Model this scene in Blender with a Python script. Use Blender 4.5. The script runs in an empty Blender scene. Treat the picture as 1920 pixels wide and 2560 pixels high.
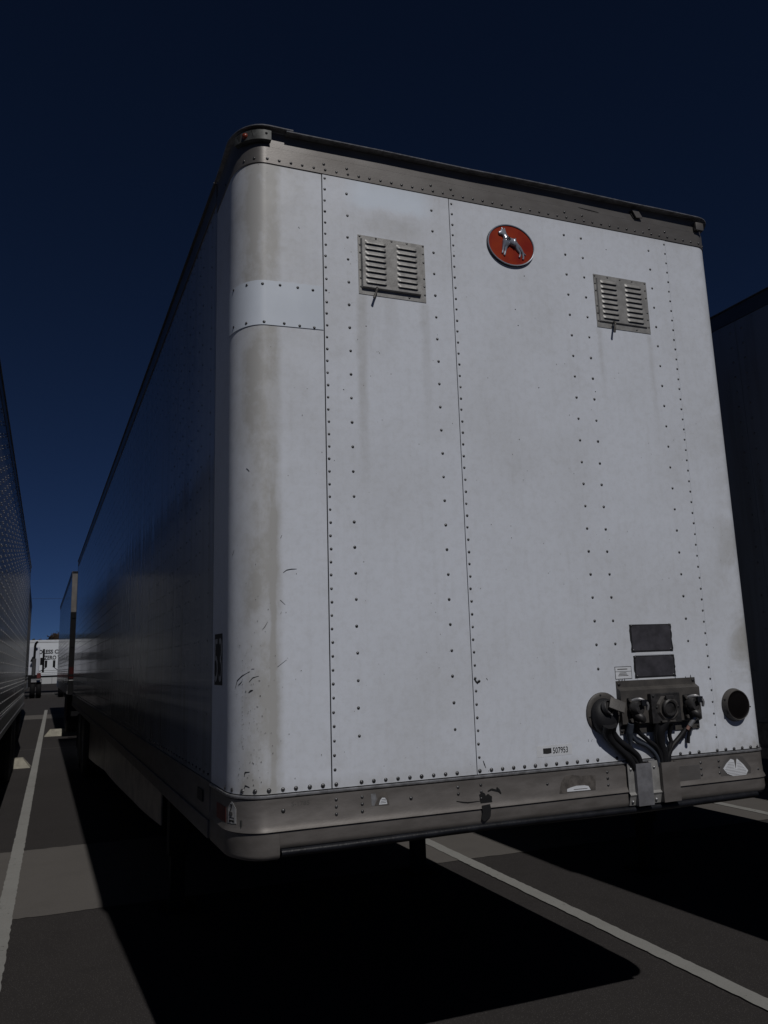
import bpy, bmesh, math, random
from mathutils import Vector, Matrix
random.seed(7)
SC = bpy.context.scene
COL = SC.collection
R = math.radians

# ---------------------------------------------------------------- camera
cam_d = bpy.data.cameras.new('camera'); cam = bpy.data.objects.new('camera', cam_d); COL.objects.link(cam)
YAW, PITCH, ROLL = 0.4038, 0.2065, -0.0356
fw = Vector((math.sin(YAW)*math.cos(PITCH), math.cos(YAW)*math.cos(PITCH), math.sin(PITCH)))
r0 = Vector((math.cos(YAW), -math.sin(YAW), 0)); u0 = r0.cross(fw)
cr = math.cos(ROLL)*r0 + math.sin(ROLL)*u0; cu = -math.sin(ROLL)*r0 + math.cos(ROLL)*u0
m = Matrix((cr, cu, -fw)).transposed().to_4x4(); m.translation = Vector((-1.9882, -3.2687, 1.7724))
cam.matrix_world = m
cam_d.sensor_fit = 'VERTICAL'; cam_d.sensor_height = 36; cam_d.sensor_width = 27
cam_d.lens = 2127.88/2560*36
cam_d.shift_x = -47.1163/2560; cam_d.shift_y = -77.631/2560
cam_d.clip_start = 0.05; cam_d.clip_end = 6000
SC.camera = cam
SC.render.resolution_x = 768; SC.render.resolution_y = 1024

# ---------------------------------------------------------------- light
SUN_TO = Vector((0.0376, -0.9465, 1.0)).normalized()
world = bpy.data.worlds.new('World'); SC.world = world; world.use_nodes = True
wn = world.node_tree.nodes; wl = world.node_tree.links
bg = wn['Background']; sky = wn.new('ShaderNodeTexSky'); sky.sky_type = 'NISHITA'; sky.sun_disc = False
sky.sun_elevation = math.asin(SUN_TO.z); sky.sun_rotation = math.atan2(SUN_TO.x, SUN_TO.y)
sky.altitude = 4000; sky.air_density = 0.42; sky.dust_density = 0.0; sky.ozone_density = 10.0
hs = wn.new('ShaderNodeHueSaturation'); hs.inputs['Hue'].default_value = 0.502; hs.inputs['Saturation'].default_value = 1.0; wl.new(sky.outputs[0], hs.inputs['Color']); wl.new(hs.outputs[0], bg.inputs[0]); bg.inputs[1].default_value = 0.05
sun_d = bpy.data.lights.new('sun', 'SUN'); sun = bpy.data.objects.new('sun', sun_d); COL.objects.link(sun)
sun_d.energy = 5.0; sun_d.angle = R(0.53); sun_d.color = (1.0, 0.975, 0.945)
sun.rotation_euler = SUN_TO.to_track_quat('Z', 'Y').to_euler(); sun.location = (0, -20, 30)
SC.view_settings.view_transform = 'Standard'; SC.view_settings.look = 'None'
SC.view_settings.gamma = 1; SC.view_settings.use_curve_mapping = False
SC.view_settings.exposure = -1.5
SC.render.engine = 'CYCLES'

# ---------------------------------------------------------------- materials
MATS = {}
class NT:
    def __init__(s, mat): s.n = mat.node_tree.nodes; s.l = mat.node_tree.links
    def new(s, t, **k):
        nd = s.n.new(t)
        for a, b in k.items(): setattr(nd, a, b)
        return nd
    def put(s, sock, v):
        if hasattr(v, 'links') or isinstance(v, bpy.types.NodeSocket): s.l.new(v, sock)
        else: sock.default_value = v
    def math(s, op, a, b=0.0, clamp=False):
        nd = s.new('ShaderNodeMath', operation=op); nd.use_clamp = clamp
        s.put(nd.inputs[0], a); s.put(nd.inputs[1], b); return nd.outputs[0]
    def step(s, v, a, b):   # smoothstep a->b gives 0->1 (a may exceed b)
        nd = s.new('ShaderNodeMapRange', interpolation_type='SMOOTHSTEP')
        s.put(nd.inputs[0], v)
        if a < b: nd.inputs[1].default_value = a; nd.inputs[2].default_value = b; nd.inputs[3].default_value = 0; nd.inputs[4].default_value = 1
        else: nd.inputs[1].default_value = b; nd.inputs[2].default_value = a; nd.inputs[3].default_value = 1; nd.inputs[4].default_value = 0
        return nd.outputs[0]
    def band(s, v, a, b, e1=0.02, e2=0.02): return s.math('MULTIPLY', s.step(v, a-e1, a+e1), s.step(v, b+e2, b-e2))
    def noise(s, vec, scale, detail=4, rough=0.6, dist=0.0):
        nd = s.new('ShaderNodeTexNoise'); s.l.new(vec, nd.inputs['Vector']); nd.inputs['Scale'].default_value = scale
        nd.inputs['Detail'].default_value = detail; nd.inputs['Roughness'].default_value = rough; nd.inputs['Distortion'].default_value = dist
        return nd.outputs['Fac']
    def mapping(s, vec, scale):
        nd = s.new('ShaderNodeMapping'); s.l.new(vec, nd.inputs[0]); nd.inputs['Scale'].default_value = scale; return nd.outputs[0]
    def mix(s, f, a, b):
        nd = s.new('ShaderNodeMix', data_type='RGBA'); s.put(nd.inputs[0], f); s.put(nd.inputs[6], a); s.put(nd.inputs[7], b); return nd.outputs[2]
def c4(c): return (c[0], c[1], c[2], 1)
def base_mat(name):
    mt = bpy.data.materials.new(name); mt.use_nodes = True
    return mt, NT(mt), mt.node_tree.nodes['Principled BSDF']
def mat(name, col, rough=0.5, metal=0.0, var=0.15, scale=8.0, bump=0.0, bscale=60.0, stretch=(1,1,1), col2=None, spec=0.5):
    if name in MATS: return MATS[name]
    mt, t, b = base_mat(name)
    pos = t.mapping(t.new('ShaderNodeNewGeometry').outputs['Position'], stretch)
    n = t.noise(pos, scale, 5)
    c2 = col2 if col2 else tuple(max(0, x*(1-2*var)) for x in col)
    c1 = col if col2 else tuple(x*(1+var*0.6) for x in col)
    t.l.new(t.mix(t.step(n, 0.3, 0.7), c4(c1), c4(c2)), b.inputs['Base Color'])
    b.inputs['Roughness'].default_value = rough; b.inputs['Metallic'].default_value = metal
    b.inputs['Specular IOR Level'].default_value = spec
    if bump > 0:
        bp = t.new('ShaderNodeBump'); bp.inputs['Strength'].default_value = 1.0; bp.inputs['Distance'].default_value = bump
        t.l.new(t.noise(pos, bscale, 4), bp.inputs['Height']); t.l.new(bp.outputs[0], b.inputs['Normal'])
    MATS[name] = mt; return mt

CLEAN = (0.69, 0.725, 0.80); DIRT = (0.42, 0.418, 0.41)
def front_paint():
    mt, t, b = base_mat('front_white_paint')
    g = t.new('ShaderNodeNewGeometry'); sep = t.new('ShaderNodeSeparateXYZ'); t.l.new(g.outputs['Position'], sep.inputs[0])
    x, y, z = sep.outputs; P = g.outputs['Position']
    big = t.noise(P, 1.3, 4, 0.55); mid = t.noise(P, 7.0, 6, 0.65, 0.4); fine = t.noise(P, 55.0, 5, 0.7)
    vert = t.noise(t.mapping(P, (9, 9, 0.55)), 3.0, 5, 0.6)
    M = lambda a, b_: t.math('MULTIPLY', a, b_)
    # overall film of grime
    gr = M(t.step(big, 0.40, 0.70), 0.24)
    gr = t.math('ADD', gr, M(t.step(vert, 0.48, 0.8), 0.12))
    gr = t.math('ADD', gr, M(t.step(t.noise(P, 30, 8, 0.75), 0.42, 0.66), 0.16))
    gr = t.math('ADD', gr, M(t.step(mid, 0.5, 0.75), 0.12))
    # left corner: broad run-off band and the sharper streak inside it
    xe = t.math('ADD', x, M(t.math('SUBTRACT', mid, 0.5), 0.02))
    bandA = t.math('MULTIPLY', t.step(xe, -1.296, -1.235), t.step(xe, -1.108, -1.150))
    gr = t.math('ADD', gr, M(bandA, t.math('ADD', 0.44, M(t.step(t.noise(t.mapping(P, (1, 1, 0.5)), 9, 5), 0.35, 0.7), 0.5))))
    st = M(t.band(t.math('ADD', xe, M(t.math('SUBTRACT', z, 1.4), -0.004)), -1.170, -1.150, 0.006, 0.006), t.step(z, 2.65, 2.2))
    gr = t.math('ADD', gr, M(st, 0.38))
    gr = t.math('ADD', gr, M(M(t.step(x, -0.92, -1.1), t.step(z, 3.2, 3.7)), M(mid, 0.5)))
    # soot fan above the left vent, clean washed area over it
    dx = t.math('DIVIDE', t.math('ADD', x, 0.60), 0.20); dz = t.math('DIVIDE', t.math('SUBTRACT', z, 3.685), 0.085)
    rr = t.math('SQRT', t.math('ADD', M(dx, dx), M(dz, dz)))
    gr = t.math('ADD', gr, M(t.step(t.math('ADD', rr, M(t.math('SUBTRACT', mid, 0.5), 1.2)), 1.15, 0.3), 0.34))
    cl = M(M(t.band(x, -0.80, -0.42, 0.06, 0.06), t.step(t.math('ADD', z, M(t.math('SUBTRACT', mid, 0.5), 0.08)), 3.745, 3.80)), t.step(z, 3.92, 3.88))
    gr = M(gr, t.math('SUBTRACT', 1.0, M(cl, 0.95)))
    # streaks below the vents
    for xc, w, z1, amt in ((-0.762, 0.020, 2.35, 0.45), (-0.735, 0.010, 2.9, 0.3), (-0.455, 0.02, 2.6, 0.28), (0.495, 0.012, 2.75, 0.34), (0.80, 0.012, 2.6, 0.32), (-0.62, 0.03, 2.9, 0.22)):
        s_ = M(t.band(t.math('ADD', x, M(t.math('SUBTRACT', mid, 0.5), 0.03)), xc-w, xc+w, 0.014, 0.014), M(t.step(z, z1, z1+0.6), t.step(z, 3.36, 3.33)))
        gr = t.math('ADD', gr, M(s_, M(t.math('ADD', 0.45, mid), amt)))
    # right corner patches, heavier low down, and rail drips
    rc = M(t.step(x, 1.02, 1.19), t.step(t.noise(P, 3.2, 5, 0.6, 0.6), 0.40, 0.62))
    gr = t.math('ADD', gr, M(rc, t.math('ADD', 0.28, M(t.step(z, 2.6, 1.8), 0.55))))
    gr = t.math('ADD', gr, M(M(t.step(x, 0.3, 0.45), t.step(z, 1.62, 1.4)), M(t.step(mid, 0.4, 0.7), 0.45)))
    gr = t.math('ADD', gr, M(t.step(z, 3.83, 3.90), M(vert, 0.25)))
    gr = t.math('ADD', gr, M(t.step(z, 1.36, 1.30), M(mid, 0.6)))
    gr = t.math('MINIMUM', gr, 1.0, True)
    col = t.mix(gr, t.mix(cl, c4(CLEAN), (0.70, 0.77, 0.87, 1)), c4(DIRT))
    # specks
    vor = t.new('ShaderNodeTexVoronoi'); t.l.new(P, vor.inputs['Vector']); vor.inputs['Scale'].default_value = 26
    sp = M(t.step(vor.outputs['Distance'], 0.10, 0.05), t.step(t.noise(P, 5, 3), 0.56, 0.60))
    col = t.mix(M(sp, 0.55), col, (0.12, 0.11, 0.10, 1))
    col = t.mix(M(t.step(fine, 0.55, 0.8), 0.18), col, c4(DIRT))
    t.l.new(col, b.inputs['Base Color']); b.inputs['Roughness'].default_value = 0.42
    bp = t.new('ShaderNodeBump'); bp.inputs['Distance'].default_value = 0.004
    t.l.new(t.math('ADD', t.noise(P, 2.2, 3), t.math('MULTIPLY', t.noise(P, 9.5, 2), 0.12)), bp.inputs['Height']); t.l.new(bp.outputs[0], b.inputs['Normal'])
    return mt
MATS['front'] = front_paint()
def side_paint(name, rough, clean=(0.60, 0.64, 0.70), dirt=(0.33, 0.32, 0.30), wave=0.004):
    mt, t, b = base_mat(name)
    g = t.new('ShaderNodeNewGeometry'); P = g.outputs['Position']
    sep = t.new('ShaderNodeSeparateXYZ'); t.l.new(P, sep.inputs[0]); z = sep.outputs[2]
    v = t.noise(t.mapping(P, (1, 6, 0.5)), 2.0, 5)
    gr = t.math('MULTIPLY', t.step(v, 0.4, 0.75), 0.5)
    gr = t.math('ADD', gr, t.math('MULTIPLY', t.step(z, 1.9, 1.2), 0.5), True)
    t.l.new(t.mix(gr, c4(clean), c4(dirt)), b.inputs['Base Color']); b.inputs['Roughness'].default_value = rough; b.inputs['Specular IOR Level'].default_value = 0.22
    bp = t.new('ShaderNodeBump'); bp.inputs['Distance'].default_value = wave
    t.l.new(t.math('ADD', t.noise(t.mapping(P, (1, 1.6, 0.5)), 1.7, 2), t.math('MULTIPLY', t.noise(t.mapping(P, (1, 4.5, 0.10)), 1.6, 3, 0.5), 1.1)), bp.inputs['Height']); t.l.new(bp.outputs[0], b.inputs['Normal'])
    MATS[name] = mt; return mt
side_paint('side_white_shaded', 0.09, (0.40, 0.43, 0.48), (0.23, 0.225, 0.215), 0.0018)  # white darkened in its colour to deepen the shade on the long sides
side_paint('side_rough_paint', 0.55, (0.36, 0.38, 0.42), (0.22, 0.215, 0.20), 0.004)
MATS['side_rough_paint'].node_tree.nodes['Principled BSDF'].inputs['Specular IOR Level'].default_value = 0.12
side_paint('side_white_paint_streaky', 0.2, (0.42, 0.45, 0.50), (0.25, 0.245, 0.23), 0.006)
mat('patch_paint', (0.66, 0.715, 0.80), 0.40, var=0.04, scale=3)
mat('rail_metal', (0.185, 0.175, 0.168), 0.40, 0.45, col2=(0.145, 0.135, 0.128), scale=5, bump=0.0002, bscale=120, stretch=(1, 1, 2.5))
mat('rail_metal_low', (0.19, 0.175, 0.165), 0.5, 0.35, col2=(0.135, 0.123, 0.114), scale=7, bump=0.0003, bscale=90, stretch=(1, 1, 3))
mat('bright_metal', (0.42, 0.42, 0.43), 0.38, 0.6, var=0.2, scale=30, bump=0.0004, bscale=160)
mat('vent_metal', (0.35, 0.345, 0.335), 0.48, 0.25, col2=(0.24, 0.235, 0.228), scale=22, bump=0.0005, bscale=140)
mat('rivet_metal', (0.115, 0.115, 0.118), 0.32, 0.6, var=0.3, scale=40)
mat('lip_metal', (0.10, 0.10, 0.105), 0.35, 0.5, var=0.2, scale=6)
mat('far_black', (0.006, 0.006, 0.007), 0.7, spec=0.15)
mat('wire_grey', (0.02, 0.025, 0.035), 0.8)
mat('seam_black', (0.012, 0.012, 0.013), 0.8)
mat('black_rubber', (0.013, 0.013, 0.015), 0.55, spec=0.3, bump=0.0005, bscale=200)
mat('black_paint', (0.013, 0.014, 0.018), 0.4, spec=0.3, var=0.3, scale=10, bump=0.001, bscale=60)
mat('dark_box_paint', (0.080, 0.073, 0.067), 0.55, col2=(0.050, 0.046, 0.043), scale=14, bump=0.0008, bscale=150)
mat('dark_box_part', (0.038, 0.036, 0.036), 0.45, var=0.3, scale=30, bump=0.0006, bscale=150)
mat('data_plate', (0.052, 0.050, 0.060), 0.55, var=0.25, scale=12, bump=0.0005, bscale=200)
mat('print_black', (0.012, 0.012, 0.014), 0.6)
mat('print_grey', (0.10, 0.095, 0.09), 0.6)
mat('sticker_white', (0.68, 0.70, 0.74), 0.5, var=0.06)
mat('sticker_worn', (0.42, 0.42, 0.42), 0.6, var=0.15, scale=60)
mat('tape_dark', (0.125, 0.112, 0.102), 0.65, col2=(0.06, 0.053, 0.048), scale=40)
mat('tar', (0.008, 0.008, 0.008), 0.6)
mat('emblem_red', (0.33, 0.036, 0.008), 0.5, col2=(0.23, 0.014, 0.007), scale=9, spec=0.15)
mat('emblem_steel', (0.40, 0.42, 0.48), 0.25, 0.45, var=0.1)
mat('amber_lens', (0.22, 0.03, 0.008), 0.35)
mat('red_lens', (0.35, 0.02, 0.015), 0.3)
mat('dark_red', (0.12, 0.02, 0.018), 0.5)
mat('lamp_glass', (0.006, 0.005, 0.005), 0.5, var=0.1, spec=0.08)
mat('blue_rag', (0.03, 0.038, 0.055), 0.8)
mat('pink_fitting', (0.35, 0.20, 0.17), 0.5)
mat('skirt_white', (0.26, 0.22, 0.19), 0.35, var=0.25, scale=4)
mat('plywood_frame', (0.03, 0.03, 0.03), 0.7)
mat('tyre_rubber', (0.016, 0.016, 0.017), 0.75, bump=0.002, bscale=60)
mat('lamp_bracket_metal', (0.075, 0.078, 0.076), 0.5, 0.2, var=0.25, scale=40)
mat('weathered_post', (0.15, 0.138, 0.13), 0.6, var=0.15, scale=4)
mat('tape_red_dark', (0.04, 0.006, 0.006), 0.6, spec=0.1)
mat('chip_grey', (0.17, 0.165, 0.155), 0.7)
mat('rim_steel', (0.20, 0.20, 0.20), 0.5, 0.3)
mat('rim_red', (0.10, 0.03, 0.028), 0.55)
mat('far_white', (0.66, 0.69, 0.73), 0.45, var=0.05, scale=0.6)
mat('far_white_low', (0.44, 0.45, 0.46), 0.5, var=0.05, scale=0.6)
mat('cab_white', (0.52, 0.54, 0.60), 0.35, var=0.08, scale=1)
mat('chrome_dull', (0.16, 0.15, 0.14), 0.35, 0.7)
mat('concrete_stop', (0.34, 0.32, 0.26), 0.85, col2=(0.22, 0.205, 0.17), scale=9, bump=0.004, bscale=60)
mat('leaf_rust', (0.07, 0.045, 0.03), 0.8, var=0.4, scale=0.6)
mat('leaf_dark', (0.035, 0.04, 0.02), 0.8, var=0.4, scale=0.2)
mat('bark', (0.08, 0.06, 0.045), 0.9)

def ground_mat(name, c1, c2, sc, agg=0.0, rough=0.9, worn=None):
    mt, t, b = base_mat(name)
    P = t.new('ShaderNodeNewGeometry').outputs['Position']
    big = t.noise(P, 0.35, 5, 0.6, 0.5); fine = t.noise(P, sc, 6, 0.8); mid = t.noise(P, 3.0, 6, 0.65)
    f = t.math('ADD', t.math('MULTIPLY', t.step(big, 0.3, 0.75), 0.30), t.math('MULTIPLY', t.step(fine, 0.35, 0.68), 0.35))
    f = t.math('ADD', f, t.math('MULTIPLY', t.step(mid, 0.45, 0.7), 0.25), True)
    col = t.mix(f, c4(c1), c4(c2))
    vor = t.new('ShaderNodeTexVoronoi'); t.l.new(P, vor.inputs['Vector']); vor.inputs['Scale'].default_value = 90
    if agg: col = t.mix(t.math('MULTIPLY', t.step(vor.outputs['Distance'], 0.28, 0.12), agg), col, (0.16, 0.15, 0.145, 1))
    if worn:
        hole = t.step(t.math('ADD', t.noise(P, 22, 6, 0.75), t.math('MULTIPLY', t.noise(P, 2.0, 3), 0.25)), 0.74, 0.80)
        col = t.mix(t.math('MULTIPLY', hole, 0.8), col, c4(worn))
        v2 = t.new('ShaderNodeTexVoronoi'); t.l.new(P, v2.inputs['Vector']); v2.inputs['Scale'].default_value = 2.1
        col = t.mix(t.step(v2.outputs['Distance'], 0.045, 0.02), col, (0.10, 0.028, 0.016, 1))
    t.l.new(col, b.inputs['Base Color']); b.inputs['Roughness'].default_value = rough; b.inputs['Specular IOR Level'].default_value = 0.25
    bp = t.new('ShaderNodeBump'); bp.inputs['Distance'].default_value = 0.003
    t.l.new(fine, bp.inputs['Height']); t.l.new(bp.outputs[0], b.inputs['Normal'])
    MATS[name] = mt
ground_mat('asphalt', (0.043, 0.0388, 0.0378), (0.027, 0.0244, 0.0240), 70, 0.6)
ground_mat('pad_concrete', (0.138, 0.128, 0.119), (0.104, 0.096, 0.090), 60, 0.4)
ground_mat('stripe_paint', (0.315, 0.312, 0.298), (0.215, 0.211, 0.198), 80, 0.0, worn=(0.10, 0.096, 0.09))
ground_mat('seam_light', (0.16, 0.15, 0.14), (0.09, 0.085, 0.08), 40)

# ---------------------------------------------------------------- mesh helpers
def link(o, parent=None):
    COL.objects.link(o)
    if parent is not None: o.parent = parent
    return o
def mesh_obj(name, verts, faces, material, parent=None, smooth=False, auto=None):
    me = bpy.data.meshes.new(name); me.from_pydata([tuple(v) for v in verts], [], faces)
    me.materials.append(MATS[material] if isinstance(material, str) else material)
    if smooth: me.shade_smooth()
    if auto is not None: me.set_sharp_from_angle(angle=R(auto))
    me.update()
    return link(bpy.data.objects.new(name, me), parent)
def tag(o, label=None, cat=None, group=None, kind=None):
    if label: o['label'] = label
    if cat: o['category'] = cat
    if group: o['group'] = group
    if kind: o['kind'] = kind
    return o
def empty(name, loc=(0,0,0), rz=0.0):
    o = bpy.data.objects.new(name, None); COL.objects.link(o); o.location = loc; o.rotation_euler = (0,0,rz); o.empty_display_size = 0.3; return o
class MB:
    def __init__(s): s.v = []; s.f = []
    def add(s, v, f):
        n = len(s.v); s.v += [tuple(a) for a in v]; s.f += [tuple(i+n for i in q) for q in f]; return s
    def box(s, x0, x1, y0, y1, z0, z1, bev=0.0):
        if bev <= 0:
            v = [(x0,y0,z0),(x1,y0,z0),(x1,y1,z0),(x0,y1,z0),(x0,y0,z1),(x1,y0,z1),(x1,y1,z1),(x0,y1,z1)]
            return s.add(v, [(0,3,2,1),(4,5,6,7),(0,1,5,4),(1,2,6,5),(2,3,7,6),(3,0,4,7)])
        bm = bmesh.new(); bmesh.ops.create_cube(bm, size=1)
        for q in bm.verts: q.co = Vector(((x0+x1)/2+q.co.x*(x1-x0), (y0+y1)/2+q.co.y*(y1-y0), (z0+z1)/2+q.co.z*(z1-z0)))
        bmesh.ops.bevel(bm, geom=bm.edges[:], offset=bev, segments=2, affect='EDGES', profile=0.7)
        return s.bm(bm)
    def bm(s, bm):
        bm.verts.index_update(); v = [q.co.copy() for q in bm.verts]; f = [tuple(q.index for q in p.verts) for p in bm.faces]; bm.free(); return s.add(v, f)
    def cyl(s, c, axis, r, h, n=20, r2=None, caps=True):
        c = Vector(c); ax = Vector(axis).normalized(); q = ax.to_track_quat('Z', 'Y'); r2 = r if r2 is None else r2
        v = [c + q @ Vector((r*math.cos(2*math.pi*i/n), r*math.sin(2*math.pi*i/n), 0)) for i in range(n)]
        v += [c + ax*h + q @ Vector((r2*math.cos(2*math.pi*i/n), r2*math.sin(2*math.pi*i/n), 0)) for i in range(n)]
        f = [(i, (i+1) % n, n+(i+1) % n, n+i) for i in range(n)]
        if caps: f += [tuple(range(n))[::-1], tuple(range(n, 2*n))]
        return s.add(v, f)
    def lathe(s, c, axis, prof, n=24, cap=True):     # prof: list of (radius, height along axis)
        c = Vector(c); ax = Vector(axis).normalized(); q = ax.to_track_quat('Z', 'Y'); v = []; f = []
        for r_, h_ in prof: v += [c + ax*h_ + q @ Vector((r_*math.cos(2*math.pi*i/n), r_*math.sin(2*math.pi*i/n), 0)) for i in range(n)]
        for k in range(len(prof)-1): f += [(k*n+i, k*n+(i+1) % n, (k+1)*n+(i+1) % n, (k+1)*n+i) for i in range(n)]
        if cap: f += [tuple(range(n))[::-1], tuple(range((len(prof)-1)*n, len(prof)*n))]
        return s.add(v, f)
    def tube(s, pts, r, n=10, sub=6):
        P = [Vector(p) for p in pts]; rs = r if isinstance(r, (list, tuple)) else [r]*len(P); path = []
        for i in range(len(P)-1):
            a = P[max(i-1, 0)]; b = P[i]; c = P[i+1]; d = P[min(i+2, len(P)-1)]
            for k in range(sub):
                t = k/sub; path.append((0.5*((2*b)+(c-a)*t+(2*a-5*b+4*c-d)*t*t+(3*b-a-3*c+d)*t**3), rs[i]*(1-t)+rs[i+1]*t))
        path.append((P[-1], rs[-1])); v = []; f = []; ref = Vector((0.13, 0.2, 1)).normalized()
        for i, (p, rr) in enumerate(path):
            tn = (path[min(i+1, len(path)-1)][0]-path[max(i-1, 0)][0]).normalized()
            a = tn.cross(ref)
            if a.length < 1e-3: a = tn.cross(Vector((1, 0, 0)))
            a.normalize(); b = tn.cross(a); v += [p + rr*(math.cos(2*math.pi*k/n)*a+math.sin(2*math.pi*k/n)*b) for k in range(n)]
        for i in range(len(path)-1): f += [(i*n+k, i*n+(k+1) % n, (i+1)*n+(k+1) % n, (i+1)*n+k) for k in range(n)]
        f += [tuple(range(n)), tuple(range((len(path)-1)*n, len(path)*n))[::-1]]
        return s.add(v, f)
    def xf(s, M): s.v = [tuple(M @ Vector(v)) for v in s.v]; return s
    def build(s, name, material, parent=None, smooth=False, auto=40):
        return mesh_obj(name, s.v, s.f, material, parent, smooth, auto if smooth else None)

# the outline of the trailer's nose: flat front, short curved corners, straight sides.  s runs along it, 0 at the middle
HW, CA, CB = 1.3, 0.12, 0.19
_arc = []
_l = 0.0; _px, _py = HW-CA, 0.0
for i in range(41):
    th = math.pi/2*i/40; x_ = HW-CA+CA*math.sin(th); y_ = CB-CB*math.cos(th)
    _l += math.hypot(x_-_px, y_-_py); _px, _py = x_, y_
    nx, ny = math.sin(th)/CA, -math.cos(th)/CB; q_ = math.hypot(nx, ny)
    _arc.append((HW-CA+_l, x_, y_, nx/q_, ny/q_))
S_END = _arc[-1][0]
def P(s, off=0.0):
    sg = -1 if s < 0 else 1; a = abs(s)
    if a <= HW-CA: x, y, nx, ny = a, 0, 0, -1
    elif a >= S_END: x, y, nx, ny = HW, CB+a-S_END, 1, 0
    else:
        for k in range(len(_arc)-1):
            if _arc[k][0] <= a <= _arc[k+1][0]:
                t = (a-_arc[k][0])/max(1e-9, _arc[k+1][0]-_arc[k][0]); x, y, nx, ny = [_arc[k][j]*(1-t)+_arc[k+1][j]*t for j in (1,2,3,4)]; break
    return sg*(x+nx*off), y+ny*off, sg*nx, ny
def sY(y): return S_END + y - CB      # arc length of a point on the side at depth y
def s_samples(s0, s1, fine=0.012):
    out = [s0]; a, b = HW-CA, S_END
    cuts = sorted([c for c in (-b, -a, a, b) if s0 < c < s1]); seg = [s0]+cuts+[s1]
    for p, q in zip(seg[:-1], seg[1:]):
        mid = abs((p+q)/2); st = fine if a < mid < b else 0.25
        n = max(1, math.ceil((q-p)/st)); out += [p+(q-p)*(i+1)/n for i in range(n)]
    return out
def sweep(name, s0, s1, prof, material, parent, wob=None, thick=0.0, smooth=True, auto=35):
    """a section [(z, off), ...] carried along the nose outline; thick closes it at the back"""
    S = s_samples(s0, s1, 0.012); pr = list(prof)
    if thick: pr = pr + [(z, o-thick) for z, o in reversed(prof)]
    v = []; f = []; n = len(pr)
    for s in S:
        dz = wob(s) if wob else 0
        for z, o in pr: x, y, _, _ = P(s, o); v.append((x, y, z+dz))
    m_ = n if thick else n-1
    for i in range(len(S)-1):
        for k in range(m_):
            a, b = i*n+k, i*n+(k+1) % n; f.append((a, a+n, b+n, b))
    if thick: f += [tuple(range(n)), tuple(range((len(S)-1)*n, len(S)*n))[::-1]]
    return mesh_obj(name, v, f, material, parent, smooth, auto if smooth else None)
def sheet(name, s0, s1, z0, z1, material, parent, off=0.0, t=0.003):
    return sweep(name, s0, s1, [(z1, off), (z0, off)], material, parent, thick=t)
def decal(name, pts, off, material, parent, th=0.0012):
    """flat polygon given in (s, z) laid on the nose with a real thickness"""
    n = len(pts); v = []
    for s, z in pts: x, y, _, _ = P(s, off+th); v.append((x, y, z))
    for s, z in pts: x, y, _, _ = P(s, off); v.append((x, y, z))
    f = [tuple(range(n)), tuple(range(n, 2*n))[::-1]] + [(i, n+i, n+(i+1) % n, (i+1) % n) for i in range(n)]
    return mesh_obj(name, v, f, material, parent)
def dome_vf(s, z, r, off=0.0, h=None, n=8):
    x, y, nx, ny = P(s, off); N = Vector((nx, ny, 0)); T = Vector((-ny, nx, 0)); Z = Vector((0, 0, 1)); c = Vector((x, y, z)); h = h or r*0.55
    v = []; rings = [(1.0, 0.0), (0.92, 0.35), (0.62, 0.78), (0.22, 0.98)]
    for rr, hh in rings: v += [c + N*h*hh + (T*math.cos(2*math.pi*k/n)+Z*math.sin(2*math.pi*k/n))*r*rr for k in range(n)]
    f = [(i*n+k, i*n+(k+1) % n, (i+1)*n+(k+1) % n, (i+1)*n+k) for i in range(3) for k in range(n)] + [tuple(range(3*n, 4*n))]
    return v, f
def small_dome(s, z, r, off):
    x, y, nx, ny = P(s, off); N = Vector((nx, ny, 0)); T = Vector((-ny, nx, 0)); Z = Vector((0, 0, 1)); c = Vector((x, y, z)); v = []
    for rr, hh in ((1.0, 0), (0.72, 0.26 if r < 0.007 else 0.7)): v += [c+N*r*hh+(T*math.cos(math.pi*k/3)+Z*math.sin(math.pi*k/3))*r*rr for k in range(6)]
    return v, [(k, (k+1) % 6, 6+(k+1) % 6, 6+k) for k in range(6)]+[tuple(range(6, 12))]
def rivets(name, L, parent, material='rivet_metal', kind=None, singly=False, small=False):
    if singly:
        for s, z, r, off in L:
            v, f = dome_vf(s, z, r, off); mesh_obj(name, v, f, material, parent, True, 50)
        return
    b = MB()
    for s, z, r, off in L: b.add(*(small_dome(s, z, r, off) if small else dome_vf(s, z, r, off)))
    o = b.build(name, material, parent, True, 50); 
    if kind: o['kind'] = kind
    return o
FONT_CACHE = {}
def text_mesh(txt, bold=0.0):
    cu = bpy.data.curves.new('t', 'FONT'); cu.body = txt; cu.size = 1; cu.offset = bold; cu.resolution_u = 3
    o = bpy.data.objects.new('t', cu); COL.objects.link(o); dg = bpy.context.evaluated_depsgraph_get()
    me = bpy.data.meshes.new_from_object(o.evaluated_get(dg)); V = [v.co.copy() for v in me.vertices]; F = [tuple(p.vertices) for p in me.polygons]
    bpy.data.objects.remove(o); bpy.data.curves.remove(cu); bpy.data.meshes.remove(me)
    x0 = min(v.x for v in V); x1 = max(v.x for v in V); y0 = min(v.y for v in V); y1 = max(v.y for v in V)
    return [((v.x-x0)/(x1-x0), (v.y-y0)/(y1-y0)) for v in V], F
def text_on_nose(name, txt, s0, s1, z0, z1, off, material, parent, bold=0.0, flip=False):
    V, F = text_mesh(txt, bold); v = []
    for a, b in V:
        x, y, _, _ = P(s0+(s1-s0)*a, off); v.append((x, y, z0+(z1-z0)*b))
    return mesh_obj(name, v, F, material, parent)

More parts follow.
